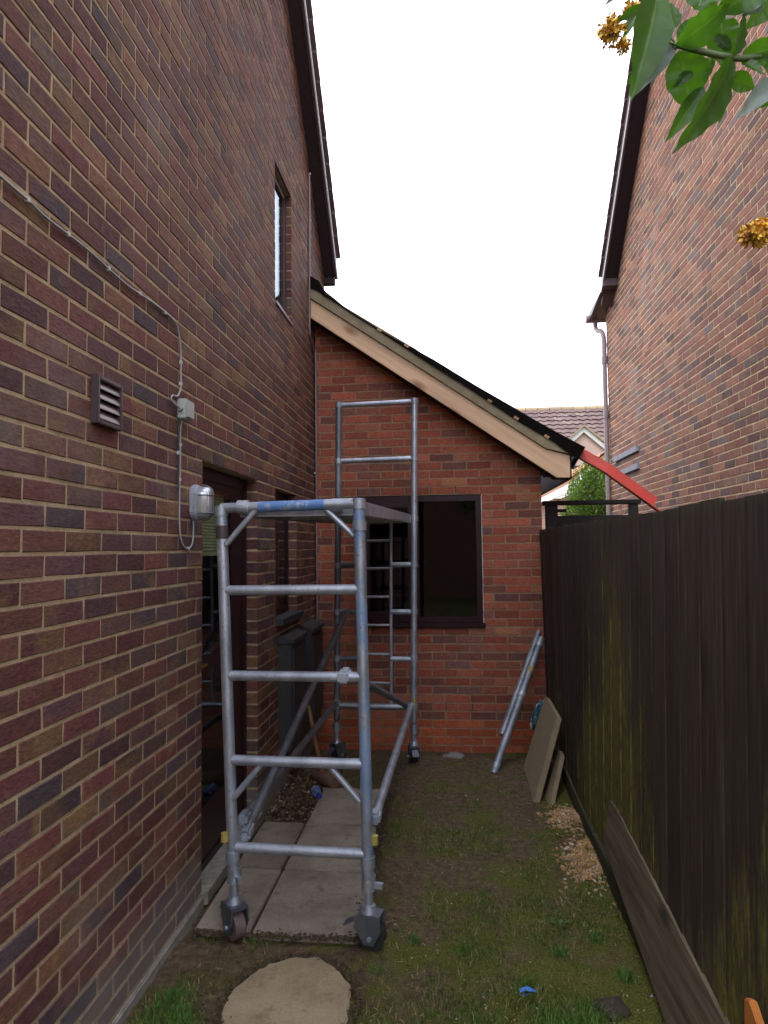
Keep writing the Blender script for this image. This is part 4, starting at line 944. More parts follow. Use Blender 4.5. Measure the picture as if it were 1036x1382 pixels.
# castors
def castor(x, y, ztop, rot, dark, tyre):
    mt = 'castor_metal' if dark else 'cast_collar'; Rm = Matrix.Rotation(rot, 3, 'Z')
    T = lambda v: Vector((x, y, 0)) + Rm @ Vector(v)
    b = MB()
    b.tube((x, y, .155), (x, y, .32), .0195, 14); b.tube((x, y, .238), (x, y, .30), .031, 14); b.tube((x, y, .150), (x, y, .178), .036, 16, .028)
    b.obox(T((0.033, 0, .262)), Rm @ Vector((1, 0, 0)), Rm @ Vector((0, 1, 0)), (0, 0, 1), (.06, .02, .022))
    c = b.build('castor', 'tube', tw)
    f = MB(); f.obox(T((.008, 0, .142)), Rm @ Vector((1, 0, 0)), Rm @ Vector((0, 1, 0)), (0, 0, 1), (.10, .074, .016))
    for s in (-1, 1):
        vs = [(-.055, s * .034, .145), (.060, s * .034, .145), (.062, s * .036, .085), (.030, s * .036, .030), (-.012, s * .036, .032), (-.05, s * .034, .09)]
        f.add([T(v) for v in vs] + [T((v[0], v[1] + s * .006, v[2])) for v in vs], [tuple(range(6)), tuple(range(6, 12))] + [(i, (i + 1) % 6, 6 + (i + 1) % 6, 6 + i) for i in range(6)])
    f.build('fork', mt, c)
    w = MB(); w.tube(T((.014, -.024, .058)), T((.014, .024, .058)), .058, 22); w.build('wheel', tyre, c, bevel=.006)
    w = MB(); w.tube(T((.014, -.05, .058)), T((.014, .05, .058)), .010, 10); w.build('axle', 'tube', c)
    l = MB(); l.obox(T((-.078, 0, .105)), Rm @ Vector((1, 0, .5)), Rm @ Vector((0, 1, 0)), (-.5, 0, 1), (.075, .05, .006)); l.build('brake_lever', mt, c, bevel=.002)
castor(-.952, 2.975, .3, radians(-48), True, 'tyre_red'); castor(-.350, 2.94, .3, radians(-12), True, 'rubber')
castor(-.890, 5.41, .33, radians(60), True, 'rubber'); castor(-.270, 5.38, .33, radians(100), True, 'rubber')

# ================================================================== LOOSE THINGS
lf = thing('folded_scaffold_frame', 'galvanised folded scaffold tubes leaning in the corner against the fence end', 'scaffold frame', (.35, 5.24, -.02))
A, B = Vector((.335, 5.22, -.01)), Vector((.815, 5.96, .905)); dr = (B - A).normalized(); side = Vector((-.028, .05, .012))
m = MB(); m.tube(A, B, .0285, 14); m.build('tube', 'tube_mid', lf)
A2, B2 = A + side + dr * .30, B + side + dr * .05
m = MB(); m.tube(A2, B2, .024, 14); m.build('tube', 'tube_mid', lf)
A3, B3 = A + side * .6 + Vector((.02, .03, -.01)) + dr * .26, B + side * .5 + dr * .02 + Vector((.0, .03, -.01))
m = MB(); m.tube(A3, B3, .012, 10); m.build('tube', 'tube_dark', lf)
for t, r in ((.05, .031), (.55, .033), (.94, .034)):
    c = A + (B - A) * t; m = MB(); m.tube(c - dr * .02, c + dr * .02, r, 14); m.build('collar', 'cast_collar', lf)
c = A + (B - A) * .74; m = MB(); m.tube(c - dr * .03, c + dr * .02, .0290, 12); m.build('paint_patch', 'yellow', lf)

def lean_slab(name, p, mat, **kw):
    """p: bottom-near, bottom-far, top-far, top-near of the outer face; thickness towards +X"""
    q = [Vector(v) for v in p]; nrm = (q[1] - q[0]).cross(q[3] - q[0]).normalized()
    th = kw.pop('th')
    if nrm.x < 0: nrm = -nrm
    m = MB(); m.add(q + [v + nrm * th for v in q], [(0, 1, 2, 3), (4, 5, 6, 7), (0, 1, 5, 4), (1, 2, 6, 5), (2, 3, 7, 6), (3, 0, 4, 7)])
    return m.build(name, mat, None, bevel=.005, **kw)
lean_slab('paving_slab', [(.560, 4.655, -.005), (.556, 5.30, -.02), (.765, 5.46, .515), (.755, 4.86, .508)], 'slab_old', th=.042, label='large square paving slab leaning on edge against the fence', cat='paving slab')
lean_slab('slab_fragment', [(.655, 4.60, -.005), (.650, 4.76, -.005), (.775, 4.93, .262), (.772, 4.83, .258)], 'slab_old', th=.035, label='narrow broken slab piece leaning behind the large paving slab', cat='slab piece')
# crumpled bag behind the slab
bm = bmesh.new(); bmesh.ops.create_icosphere(bm, subdivisions=4, radius=1)
for v in bm.verts:
    c = v.co; k = 1 + .35 * (vnoise(c.x * 2 + c.z, c.y * 2 - c.z, 2.2, 5) - .5); v.co = Vector((c.x * .06 * k, c.y * .08 * k, c.z * .13 * k))
me = bpy.data.meshes.new('plastic_bag'); bm.to_mesh(me); bm.free()
t = NT('teal_bag_print'); s = t.noise(t.objc(), 18, 3); cc = t.mix(t.ramp(s, [(.58, 0), (.62, 1)]), (.018, .07, .10), (.42, .50, .52)); t.bump(t.noise(t.objc(), 30, 4), .8, .01); me.materials.append(t.fin(cc, .3))
o = bpy.data.objects.new('plastic_bag', me); COL.objects.link(o); o.location = (.735, 5.60, .33); o.rotation_euler = (0, .3, 0); setp(o, 'crumpled teal and white plastic bag tucked behind the leaning paving slab', 'bag')
# plank against the fence
m = MB(); pl = [(3.55, .20), (3.53, .42), (3.40, .425), (1.72, .268), (1.72, .04), (2.5, .045)]
vs = []
for (yy, z) in pl: xx = .745 + .055 * (z / .42) if z > .15 else .735; vs.append((xx, yy, z))
m.add(vs + [(v[0] + .030, v[1], v[2] + .004) for v in vs], [tuple(range(6)), tuple(range(6, 12))] + [(i, (i + 1) % 6, 6 + (i + 1) % 6, 6 + i) for i in range(6)])
m.build('timber_plank', 'old_plank', None, bevel=.004, label='weathered brown timber plank leaning low along the foot of the fence', cat='plank')
# orange offcut in the bottom corner
m = MB(); m.prism([(1.958, -.02), (1.927, .498), (1.895, .512), (1.82, .455), (1.74, .40), (1.74, -.02)], 'X', .770, .790)
m.build('timber_offcut', 'orange_wood', None, bevel=.003, label='orange pointed timber offcut at the foot of the fence', cat='offcut')
# mallet
ml = thing('mallet', 'long wooden handled brown mallet resting on the rubble by the left wall', 'mallet', (-.87, 4.85, 0))
m = MB(); m.path([(-1.06, 5.13, .50), (-.975, 4.98, .25), (-.895, 4.85, .06)], [.015, .016, .018], 10); m.build('handle', 'handle_wood', ml)
m = MB(); a = Vector((-.99, 4.965, .055)); c = Vector((-.80, 4.79, .05)); d0 = (c - a).normalized()
m.path([a, a + d0 * .015, a + d0 * .13, c - d0 * .02, c], [.035, .045, .05, .048, .036], 16); m.build('head', 'terracotta', ml)
# bottle
bo = thing('plastic_bottle', 'clear plastic water bottle with blue cap lying on the paving slab edge', 'bottle', (-.90, 4.62, .04))
a = Vector((-.945, 4.72, .040)); d0 = Vector((.42, -.90, -.02)).normalized()
prof = [(0, .012), (.004, .028), (.02, .031), (.05, .029), (.055, .031), (.10, .031), (.125, .026), (.145, .014), (.155, .0125), (.165, .0125)]
m = MB(); m.path([a + d0 * t for t, r in prof], [r for t, r in prof], 16); m.build('body', 'bottle_pet', bo)
m = MB(); m.tube(a + d0 * .055, a + d0 * .10, .0316, 16); m.build('label', 'bottle_label', bo)
m = MB(); m.tube(a + d0 * .163, a + d0 * .182, .0165, 14); m.build('cap', 'cap_blue', bo)
# wrapper, clod, stone
m = MB(); x, y, z = .287, 2.70, gh(.287, 2.70) + .012
m.add([(x - .032, y - .008, z), (x - .01, y - .012, z + .012), (x + .034, y - .006, z + .004), (x + .03, y + .012, z + .002), (x, y + .012, z + .014), (x - .03, y + .010, z + .006)], [(0, 1, 4, 5), (1, 2, 3, 4)])
m.add([(x - .03, y - .006, z - .01), (x + .03, y - .005, z - .01), (x + .028, y + .01, z - .01), (x - .028, y + .009, z - .01)], [(0, 1, 2, 3)])
m.build('wrapper', 'bright_blue', None, label='small bright blue scrap of plastic lying on the bare soil', cat='litter')
def lump(name, loc, sc, mat, seed, label, cat):
    bm = bmesh.new(); bmesh.ops.create_icosphere(bm, subdivisions=3, radius=1)
    for v in bm.verts:
        c = v.co; k = 1 + .55 * (vnoise(c.x * 1.7 + c.z, c.y * 1.7 - c.z * .6, 1.6, seed) - .5) + .2 * (vnoise(c.x * 4, c.y * 4 + c.z * 3, 1.7, seed + 1) - .5)
        v.co = Vector((c.x * sc[0] * k, c.y * sc[1] * k, c.z * sc[2] * k))
    me = bpy.data.meshes.new(name); bm.to_mesh(me); bm.free(); me.materials.append(M[mat]); me.polygons.foreach_set('use_smooth', [True] * len(me.polygons))
    o = bpy.data.objects.new(name, me); COL.objects.link(o); o.location = loc; return setp(o, label, cat)
lump('soil_clod', (.575, 2.61, .002), (.07, .06, .032), 'clod', 3, 'dark damp clod of soil in the grass near the fence foot', 'clod')
lump('stone', (.045, 5.87, -.09), (.085, .05, .04), 'stone', 8, 'flat grey stone lying at the foot of the extension wall', 'stone')
lump('rubble_lump', (-.70, 5.62, -.02), (.06, .05, .03), 'terracotta', 12, 'brown lump of rubble at the wall behind the rear castor', 'rubble')

# gravel, litter, debris (too many to count)
def chunks(name, pts, sizes, mat, **kw):
    base = np.array([(1, 0, 0), (-.5, .85, 0), (-.5, -.85, 0), (0, 0, .8), (.2, .1, -.8)], float)
    F0 = np.array([(0, 1, 3), (1, 2, 3), (2, 0, 3), (1, 0, 4), (2, 1, 4), (0, 2, 4)])
    V, F = [], []
    for i, (p, s) in enumerate(zip(pts, sizes)):
        a, bt = rng.uniform(0, 2 * pi), rng.uniform(-.6, .6); R = np.array(Euler((bt, rng.uniform(-.6, .6), a)).to_matrix())
        V.append((base * (1 + rng.uniform(-.3, .3, (5, 1))) * np.array([1, rng.uniform(.6, 1), rng.uniform(.35, .8)]) * s) @ R.T + p); F.append(F0 + 5 * i)
    return fast_mesh(name, np.concatenate(V), np.concatenate(F), mat, None, kind='stuff', **kw)
def scatter(n, cx, cy, sx, sy, lift=.004):
    x = rng.normal(cx, sx, n); y = rng.normal(cy, sy, n); return x, y
def onsoil(x, y, lift): return np.stack([x, y, soil_h(x, y) + lift], 1)
for (cx_, cy_, sx, sy, n, lab) in ((.720, 4.33, .055, .10, 620, 'tan gravel patch by the fence below the leaning slabs'), (.715, 3.76, .058, .12, 850, 'larger tan gravel patch along the fence foot')):
    x, y = scatter(n, cx_, cy_, sx, sy); k = (x < .80); x, y = x[k], y[k]
    chunks('gravel', onsoil(x, y, .004), rng.uniform(.007, .020, len(x)), 'pebble', label=lab, cat='gravel')
x = rng.uniform(-1.17, -.80, 2300); y = rng.uniform(4.17, 5.35, 2300); k = ~((x > -.885) & (y < 4.80)); x, y = x[k], y[k]
pz = np.where(x < -1.0, .02, .006)
chunks('rubble_litter', np.stack([x, y, soil_h(x, y) + pz + .03 * rng.random(len(x)) * (y > 4.3)], 1), rng.uniform(.006, .020, len(x)), 'debris', label='brown leaf litter and rubble heaped between the paving slabs and left wall', cat='debris')
x = rng.uniform(-1.0, .8, 900); y = rng.uniform(2.2, 6.05, 900); k = ~((x < -.38) & (y < 4.8)) ; x, y = x[k], y[k]
chunks('soil_crumbs', onsoil(x, y, .002), rng.uniform(.003, .009, len(x)), 'debris', label='scattered small soil crumbs and stones over the bare ground', cat='crumbs')
x = rng.uniform(-.95, .8, 210); y = 2.3 + 3.75 * rng.random(210) ** 1.3; k = ~((x < -.38) & (y > 2.9) & (y < 4.8)); x, y = x[k], y[k]
chunks('pale_crumbs', onsoil(x, y, .004), rng.uniform(.002, .0065, len(x)), 'litter', label='tiny pale mortar crumbs scattered over the soil', cat='crumbs')
x = np.concatenate([rng.normal(.22, .09, 60), rng.normal(.50, .08, 30)]); y = np.concatenate([rng.normal(2.63, .08, 60), rng.normal(3.9, .12, 30)])
chunks('pebbles', onsoil(x, y, .004), rng.uniform(.003, .008, len(x)), 'pebble', label='loose pebbles thinly spread on the bare soil', cat='pebbles')

th_ = rng.uniform(0, 2 * pi, 900); rr_ = 1 + rng.normal(0, .05, 900)
x = np.concatenate([-.605 + .25 * rr_ * np.cos(th_), rng.uniform(-1.15, -.36, 700), rng.normal(-.41, .018, 700)]); y = np.concatenate([2.575 + .28 * rr_ * np.sin(th_), rng.normal(2.985, .014, 700), rng.uniform(3.0, 4.8, 700)])
chunks('edge_soil', np.stack([x, y, np.maximum(soil_h(x, y), .0) + rng.uniform(0, .012, len(x))], 1), rng.uniform(.004, .012, len(x)), 'soil_bits', label='damp soil crumbs creeping over the edges of the paving slabs', cat='crumbs')
# grass
def blades(name, x, y, h, mat, label):
    n = len(x); a = rng.uniform(0, 2 * pi, n); w = rng.uniform(.0011, .0024, n); le = rng.uniform(.1, .9, n) * h; b_ = rng.uniform(0, 2 * pi, n)
    z = soil_h(x, y) - .002; dx, dy = np.cos(a) * w, np.sin(a) * w; lx, ly = np.cos(b_) * le, np.sin(b_) * le
    V = np.stack([np.stack([x - dx, y - dy, z], 1), np.stack([x + dx, y + dy, z], 1), np.stack([x + dx * .8 + lx * .4, y + dy * .8 + ly * .4, z + h * .62], 1), np.stack([x - dx * .8 + lx * .4, y - dy * .8 + ly * .4, z + h * .62], 1), np.stack([x + lx, y + ly, z + h * .95], 1)], 1).reshape(-1, 3)
    i = np.arange(n)[:, None] * 5; F = np.concatenate([i + np.array([0, 1, 2]), i + np.array([0, 2, 3]), i + np.array([3, 2, 4])])
    fast_mesh(name, V, F, mat, None, kind='stuff', label=label, cat='grass')
def clear(x, y): return ~((x < -.37) & (x > -1.16) & (y > 2.985) & (y < 4.80)) & (np.hypot((x + .605) / .275, (y - 2.575) / .29) > 1.0) & (x < .79) & (x > -1.17)
N = 150000; x = rng.uniform(-1.17, .80, N); y = rng.uniform(2.0, 5.3, N)
dens = vnoise(x, y, 2.4, 21) * .6 + vnoise(x, y, 8, 22) * .55 + np.interp(y, [2.2, 3.0, 4.0, 4.9, 5.3], [.30, .06, -.03, -.14, -.7]) + .10 * x
k = clear(x, y) & (dens > .50 + .52 * rng.random(N) ** .6); x, y = x[k], y[k]
blades('sparse_grass', x, y, rng.uniform(.009, .030, len(x)) * np.interp(y, [2.2, 3.2, 5], [1.25, 1, .8]), 'grass', 'sparse short grass and moss over the trampled soil')
N = 60000; x = rng.uniform(-1.17, .80, N); y = rng.uniform(1.9, 3.1, N)
m_ = np.maximum.reduce([np.exp(-(((x - .42) / .26) ** 2 + ((y - 2.45) / .22) ** 2)), .9 * np.exp(-(((x + 1.02) / .12) ** 2 + ((y - 2.48) / .2) ** 2)), .75 * np.exp(-(((x - .05) / .2) ** 2 + ((y - 2.4) / .2) ** 2)), (y < 2.35) * .8, .35 * np.exp(-(((x + .55) / .3) ** 2 + ((y - 2.93) / .04) ** 2))])
tuft = np.zeros(len(x)); 
for (tx, ty) in [(.62, 3.05), (.45, 2.95), (.30, 2.75), (.68, 2.8), (-.15, 3.0), (-.30, 2.80), (.05, 2.95)]: tuft = np.maximum(tuft, .8 * np.exp(-(((x - tx) / .05) ** 2 + ((y - ty) / .05) ** 2)))
m_ = np.maximum(m_, tuft)
k = clear(x, y) & (m_ * (.5 + vnoise(x, y, 9, 30)) > .42 + .5 * rng.random(N)); x, y = x[k], y[k]
blades('lush_grass', x, y, rng.uniform(.018, .048, len(x)), 'lush', 'lush green grass tufts along the near edge of the soil')
# small weed
wdp = thing('weed', 'small bright green leafy weed in the grass near the fence', 'weed', (.47, 3.15, 0))
for i in range(9):
    a = i * 2.4; r = .02 + .004 * i; c = Vector((.47 + r * cos(a), 3.15 + r * sin(a), gh(.47, 3.15) + .012 + .003 * (i % 3))); d0 = Vector((cos(a), sin(a), .25)); s_ = Vector((-sin(a), cos(a), 0))
    m = MB(); m.add([c - d0 * .016, c + s_ * .011, c + d0 * .018, c - s_ * .011], [(0, 1, 2, 3)]); m.build('leaf', 'bush_leaf', wdp, recalc=False)

# ================================================================== FLOWERING SHRUB (top right)
def at(px, py, Y):
    d0 = CAM_R @ Vector(((px - CX) / FPX, -(py - CY) / FPX, -1)); return CAM_C + d0 * (Y / d0.y)
sh = thing('flowering_shrub', 'leafy shrub branch with orange flower heads hanging in from the top right', 'shrub', (1.3, .95, 0))
def stem(pts, rs): m = MB(); m.path(smooth_pts(pts, 6), [rs] * ((len(pts) - 1) * 6 + 1), 8); return m.build('stem', 'stem', sh)
nB, nA, nC = at(913, 61, .95), at(987, 78, .95), at(1040, 75, .96)
m = MB(); m.path([(1.3, .95, -.05), (1.29, .96, .8), (1.22, .95, 1.7), (1.02, .96, 2.25)], [.022, .018, .014, .009], 10); m.build('trunk', 'bark', sh)
stem([(1.02, .96, 2.25), (.75, .965, 2.40), tuple(nC), tuple(nA), tuple(nB)], .0042)
stem([(.90, .965, 2.35), (.72, .93, 2.18), tuple(at(1050, 318, .90)), tuple(at(1010, 316, .90))], .003)
stem([tuple(nB), tuple(at(885, 30, .97)), tuple(at(850, 30, 1.0)), tuple(at(822, 48, 1.0))], .0016)
stem([tuple(nB), tuple(at(870, 48, .97))], .0018)
stem([(1.02, .96, 2.25), (.74, .99, 2.5), tuple(at(1030, -30, 1.0)), tuple(at(950, -20, 1.0))], .004)
def leaf(p0, p1, w, face=(0, -1, -.35), fold=.35, sag=.10, mat='leaf', twist=0.0):
    p0, p1 = Vector(p0), Vector(p1); d0 = p1 - p0; L = d0.length; d0.normalize(); n_ = Vector(face).normalized(); s_ = d0.cross(n_).normalized(); n_ = s_.cross(d0).normalized()
    s_ = (Matrix.Rotation(twist, 3, d0) @ s_); n_ = Matrix.Rotation(twist, 3, d0) @ n_
    m = MB(); S_ = 22; cols = (-1, -.62, -.3, 0, .3, .62, 1)
    for i in range(S_ + 1):
        t = i / S_; ww = w * .5 * (sin(pi * t ** .74) ** 1.05 if 0 < t < 1 else 0) + .0005
        c = p0 + d0 * L * t - n_ * (sag * L * (4 * t * (1 - t)) * -.5) ; c = c + Vector((0, 0, -1)) * sag * L * t * t * .4
        for q in cols:
            wob = .045 * w * sin(i * 1.25 + q * 3 + L * 90) * abs(q)
            m.v.append(tuple(c + s_ * ww * q + n_ * (fold * ww * abs(q) ** 1.3 + wob)))
    k = len(cols)
    for i in range(S_):
        for j in range(k - 1): m.f.append((i * k + j, i * k + j + 1, (i + 1) * k + j + 1, (i + 1) * k + j)); m.smooth.append(True)
    o = m.build('leaf', mat, sh, recalc=False)
    at_ = o.data.attributes.new('vein', 'FLOAT_VECTOR', 'POINT')
    at_.data.foreach_set('vector', np.array([(i / S_, abs(q), 0) for i in range(S_ + 1) for q in cols], np.float32).ravel()); return o
LV = [((935, 98, .97), (905, 118, .98), 15, .3), ((1000, 84, .96), (1030, 100, .95), 17, -.3), ((905, 66, .97), (880, 92, .98), 14, .2), ((960, 76, .98), (948, 118, .99), 22, .5), ((915, 55, .95), (935, 22, .94), 18, -.3), ((1036, 70, .97), (1050, 112, .97), 24, .2), ((985, 70, .97), (958, 44, .97), 18, .1), ((870, 10, .95), (832, 28, .98), 15, .4),
      ((888, -12, .93), (850, 132, .93), 62, .0), ((905, 52, .96), (846, 112, .98), 34, .3), ((913, 60, .94), (985, 2, .92), 46, .2), ((916, 68, .96), (932, 152, 1.0), 62, -.1),
      ((987, 80, .93), (906, 200, .90), 54, -.4), ((950, 118, .97), (897, 189, .98), 26, .2), ((988, 74, .94), (1003, 12, .95), 34, .5), ((972, 22, .98), (976, 93, 1.0), 46, 0),
      ((1000, 77, .96), (1062, 58, .95), 34, .3), ((981, 104, .97), (1018, 118, .99), 26, .1), ((972, 128, .99), (970, 166, 1.0), 17, 0), ((1046, 122, .97), (1018, 147, .99), 18, .2),
      ((908, 40, .97), (905, 2, .98), 22, .2), ((1042, -22, .94), (958, 22, .95), 48, .3), ((925, -22, .95), (968, 22, .96), 40, .0), ((1050, -14, .97), (1002, 40, .97), 36, -.2), ((880, -20, 1.0), (815, 4, 1.0), 26, .5), ((870, 4, .99), (838, 55, 1.0), 14, .6),
      ((990, 82, .97), (960, 160, .99), 20, .3), ((1010, -25, .93), (940, 8, .92), 44, .1)]
for a, c, w, tw_ in LV:
    leaf(at(*a), at(*c), .92 * w / FPX * a[2], (0.1 + .3 * sin(a[0]), -1, -.3 + .35 * cos(a[1])), .30, .06 + .06 * random.random(), 'leaf', tw_)
for a, c, w, tw_ in [((913, 61, .955), (851, 132, .95), 20, .2), ((1052, 104, .95), (993, 160, .93), 26, .1), ((1030, 8, .95), (1000, 22, .95), 14, .2)]:
    leaf(at(*a), at(*c), w / FPX * a[2], (0, -1, -.2), .3, .05, 'leaf_grey', tw_)
for sx_, sy_, sz_, ex_, ez_, ln_ in [(.60, .958, 2.415, .05, .13, .15), (.60, .958, 2.41, .04, -.13, .14), (.75, .965, 2.40, .08, .13, .17), (.75, .965, 2.395, .07, -.14, .16), (.90, .962, 2.33, .10, .12, .17), (.90, .962, 2.32, .02, -.15, .16),
      (1.02, .96, 2.25, .14, .10, .18), (1.02, .96, 2.24, -.04, -.15, .16), (1.12, .955, 2.0, .15, .05, .17), (1.12, .955, 2.0, -.14, .02, .15), (.72, .93, 2.18, .02, -.13, .13), (.74, .99, 2.5, .06, .13, .15), (.74, .99, 2.49, .03, -.12, .14)]:
    leaf((sx_, sy_, sz_), Vector((sx_, sy_, sz_)) + Vector((ex_, random.uniform(-.06, .06), ez_)).normalized() * ln_, .06, (.2, -1, -.3), .3, .08, 'leaf', random.uniform(-.5, .5))
def flower(px, py, Y, rx, ry, n):
    V, F = [], []; q = 0
    cpt = np.array(at(px, py, Y)); s = Y / FPX
    for i in range(n):
        u = rng.normal(0, 1, 3); u /= np.linalg.norm(u); r = rng.random() ** .4
        p = cpt + u * r * rng.uniform(.8, 1.18) * np.array([rx, min(rx, ry), ry]) * s
        for k in range(4):
            a = 2 * pi * k / 4 + rng.uniform(0, .4); e1 = np.cross(u, [.3, .2, .9]); e1 /= np.linalg.norm(e1); e2 = np.cross(u, e1); d0 = e1 * cos(a) + e2 * sin(a) + u * rng.uniform(.3, 1.6); sd_ = np.cross(d0, u)
            z = .0029; V += [p, p + d0 * z * 1.2 + sd_ * z * .8, p + d0 * z * 2.0, p + d0 * z * 1.2 - sd_ * z * .8]; F.append((q, q + 1, q + 2, q + 3)); q += 4
    return fast_mesh('flower_head', np.array(V), np.array(F), 'petal', sh)
flower(825, 42, 1.0, 15, 14, 105); flower(853, 14, 1.0, 9, 10, 55); flower(841, 62, 1.0, 5, 8, 26); flower(1020, 316, .90, 16, 13, 140); flower(1042, 306, .91, 16, 14, 100)
sh['kind'] = 'thing'

# ================================================================== BACKGROUND
fh = thing('tiled_house', 'distant house with brown tiled roof and small pink gable seen beyond the extension roof', 'house', (5, 27, 0))
def tiled(parent, name, o, ux, uy, nx_, ny_, w, h, mat, lift=.05):
    """rows of pantiles as geometry on a slope: o corner at the eave, ux along, uy up the slope"""
    o, ux, uy = np.array(o, float), np.array(ux, float), np.array(uy, float); n_ = np.cross(ux, uy); n_ /= np.linalg.norm(n_); V, F = [], []; q = 0
    for j in range(ny_):
        for i in range(nx_):
            jz = rng.uniform(0, .012); k = 5
            for t in (0, 1.08):
                for a in range(k): V.append(o + ux * (i + a / (k - 1)) * w + uy * (j + t) * h + n_ * (jz + lift * (.45 * sin(2 * pi * a / (k - 1) + .5) + .5 + (.9 if t == 0 else 0))))
            for a in range(k - 1): F.append((q + a, q + a + 1, q + k + a + 1, q + k + a))
            q += 2 * k
    return fast_mesh(name, np.array(V), np.array(F), mat, parent, kind='stuff')
sl = np.array((0, .78, .62)); sl /= np.linalg.norm(sl)
tiled(fh, 'roof_tiles', (.5, 24.6, 4.75), (1, 0, 0), sl, 32, 12, .30, .335, 'pantile')
b = MB(); b.add([(.4, 24.6, 4.70), (10.2, 24.6, 4.70), (10.2, 27.8, 7.22), (.4, 27.8, 7.22)], [(0, 1, 2, 3)]); b.add([(.4, 31, 4.7), (10.2, 31, 4.7), (10.2, 27.8, 7.22), (.4, 27.8, 7.22)], [(0, 1, 2, 3)]); b.build('roof', 'pantile', fh, recalc=False)
for i in range(20):
    b = MB(); b.path([(.5 + i * .48, 27.78, 7.27), (.5 + i * .48 + .46, 27.78, 7.27)], .13, 10); b.build('ridge_tile', 'ridge_tile', fh)
b = MB(); b.box((.6, 24.9, 0), (10, 30.8, 4.72)); b.build('wall', 'far_brick', fh)
b = MB(); gx0, gz0, gy0 = 4.88, 5.80, 23.9
b.prism([(gx0 - 1.25, 4.50), (gx0 + 1.25, 4.50), (gx0 + 1.25, 4.62), (gx0, gz0 - .1), (gx0 - 1.25, 4.62)], 'Y', gy0, 25.5); gb = b.build('gable', 'pinkwall', fh)
for s_ in (-1, 1):
    b = MB(); b.add([(gx0, gy0 - .12, gz0 - .14), (gx0 + s_ * 1.40, gy0 - .12, 4.42), (gx0 + s_ * 1.40, gy0 - .12, 4.60), (gx0, gy0 - .12, gz0 + .06), (gx0, gy0, gz0 - .14), (gx0 + s_ * 1.40, gy0, 4.42), (gx0 + s_ * 1.40, gy0, 4.60), (gx0, gy0, gz0 + .06)],
        [(0, 1, 2, 3), (4, 5, 6, 7), (0, 1, 5, 4), (1, 2, 6, 5), (2, 3, 7, 6), (3, 0, 4, 7)]); b.build('barge_board', 'white_pvc', gb)
    o = (gx0, gy0 - .2, gz0 + .08); uy = np.array((0, 1, 0)); ux = np.array((s_ * .71, 0, -.71))
    V = []
    b = MB(); b.add([(gx0, gy0 - .2, gz0 + .05), (gx0 + s_ * 1.45, gy0 - .2, 4.60), (gx0 + s_ * 1.45, 26.2, 4.60), (gx0, 26.2, gz0 + .05), (gx0, gy0 - .2, gz0 + .13), (gx0 + s_ * 1.45, gy0 - .2, 4.68), (gx0 + s_ * 1.45, 26.2, 4.68), (gx0, 26.2, gz0 + .13)],
        [(0, 1, 2, 3), (4, 5, 6, 7), (0, 1, 5, 4), (1, 2, 6, 5), (2, 3, 7, 6), (3, 0, 4, 7)]); b.build('roof', 'ridge_tile', gb)
b = MB(); b.box((gx0 - 1.25, gy0 - .02, 4.40), (gx0 + 1.25, gy0 + .2, 4.498)); b.build('lintel_band', 'soffit', fh)
b = MB(); b.box((gx0 - 1.2, gy0 + .02, 0), (gx0 + 1.2, 25, 4.40)); b.build('wall', 'far_brick', fh)
for a in (-1.1, -.36, .38):
    b = MB(); b.box((gx0 + a, gy0 - .06, 3.35), (gx0 + a + .70, gy0 + .01, 4.36)); wf = b.build('window', 'white_paint', fh, bevel=.01)
    b = MB(); b.box((gx0 + a + .09, gy0 - .068, 3.44), (gx0 + a + .61, gy0 - .061, 4.27)); b.build('pane', 'pale_grey', wf)
# garage with orange tiles
ga = thing('garage', 'low building with orange tiled roof and white fascia behind the dark gate', 'garage', (3.5, 14, 0))
b = MB(); b.box((2.35, 12.2, 0), (3.7, 17, 2.66)); b.build('wall', 'far_brick', ga)
tiled(ga, 'roof_tiles', (2.25, 17.2, 2.86), (0, -1, 0), np.array((.8, 0, .6)), 18, 3, .28, .34, 'orange_tile', .03)
b = MB(); b.add([(2.2, 12.1, 2.80), (2.2, 17.2, 2.80), (3.05, 17.2, 3.43), (3.05, 12.1, 3.43), (2.2, 12.1, 2.84), (2.2, 17.2, 2.84), (3.05, 17.2, 3.47), (3.05, 12.1, 3.47)], [(0, 1, 2, 3), (4, 5, 6, 7), (0, 1, 5, 4), (1, 2, 6, 5), (2, 3, 7, 6), (3, 0, 4, 7)]); b.build('roof', 'orange_tile', ga)
b = MB(); b.box((2.20, 12.1, 2.66), (2.225, 17.2, 2.80)); b.build('fascia', 'white_paint', ga)
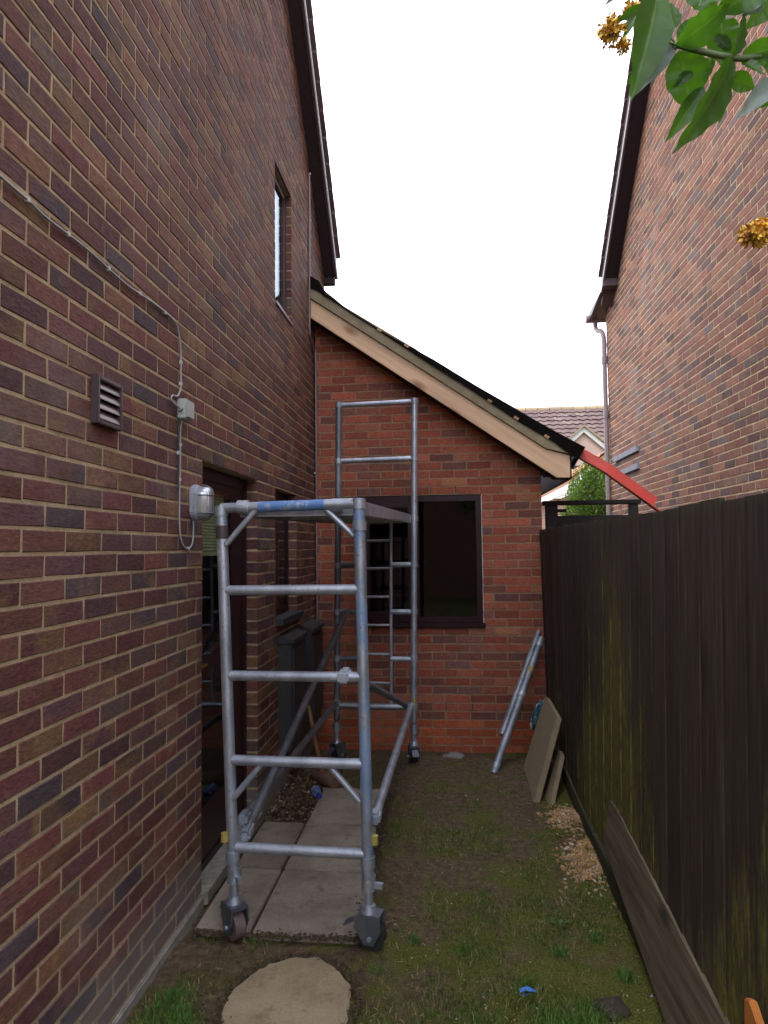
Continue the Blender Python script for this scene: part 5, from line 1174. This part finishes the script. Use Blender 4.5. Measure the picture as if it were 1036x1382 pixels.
# bush
bu = thing('evergreen_bush', 'rounded yellow-green bush behind the dark gate rails', 'bush', (2.25, 10.6, 0))
m = MB(); m.path([(2.52, 10.9, -.05), (2.52, 10.9, 1.2), (2.52, 10.9, 2.4)], [.06, .05, .02], 8); m.build('trunk', 'bark', bu)
for k in range(7):
    a = k * .9; m = MB(); m.path([(2.52, 10.9, .8 + .2 * k), (2.52 + .25 * cos(a), 10.9 + .25 * sin(a), 1.2 + .2 * k), (2.52 + .45 * cos(a), 10.9 + .45 * sin(a), 1.45 + .2 * k)], [.02, .014, .006], 6); m.build('limb', 'bark', bu)
n = 26000; u = rng.normal(0, 1, (n, 3)); u /= np.linalg.norm(u, axis=1)[:, None]
rad = .62 + .38 * rng.random(n) ** .5; clump = vnoise(np.arctan2(u[:, 1], u[:, 0]) * 2, u[:, 2] * 3, 1.8, 40); rad *= .78 + .42 * clump
c = np.array((2.52, 10.9, 1.72)) + u * rad[:, None] * np.array((.66, .66, 1.28))
d0 = u * .6 + rng.normal(0, .6, (n, 3)) + np.array((0, 0, .35)); d0 /= np.linalg.norm(d0, axis=1)[:, None]; s_ = np.cross(d0, rng.normal(0, 1, (n, 3))); s_ /= np.linalg.norm(s_, axis=1)[:, None]
ln = rng.uniform(.05, .095, (n, 1)); V = np.stack([c - d0 * ln * .5, c + s_ * ln * .2, c + d0 * ln * .5, c - s_ * ln * .2], 1).reshape(-1, 3)
fast_mesh('foliage', V, np.arange(4 * n).reshape(-1, 4), 'bush_leaf', bu)
# dry bits trodden into the soil
n = 2600; x = rng.uniform(-1.15, .8, n); y = 2.0 + 3.9 * rng.random(n) ** 1.2; k = clear(x, y) & (vnoise(x, y, 3.1, 55) > .35); x, y = x[k], y[k]; n = len(x)
a = rng.uniform(0, 2 * pi, n); L = rng.uniform(.004, .016, n); w = rng.uniform(.0008, .0022, n); z = soil_h(x, y) + .003; t_ = rng.uniform(-.25, .25, n)
c, s_ = np.cos(a), np.sin(a)
V = np.stack([np.stack([x - c * L - s_ * w, y - s_ * L + c * w, z - t_ * L], 1), np.stack([x - c * L + s_ * w, y - s_ * L - c * w, z - t_ * L], 1), np.stack([x + c * L + s_ * w, y + s_ * L - c * w, z + t_ * L], 1), np.stack([x + c * L - s_ * w, y + s_ * L + c * w, z + t_ * L], 1)], 1).reshape(-1, 3)
M['straw'] = island_mat('dry_straw', [(0.0, (0.20, 0.14, 0.075)), (0.4, (0.32, 0.24, 0.13)), (0.7, (0.12, 0.08, 0.045)), (1.0, (0.40, 0.33, 0.20))])
fast_mesh('straw_litter', V, np.arange(4 * n).reshape(-1, 4), 'straw', None, kind='stuff', label='dry grass bits trodden into the soil', cat='litter')
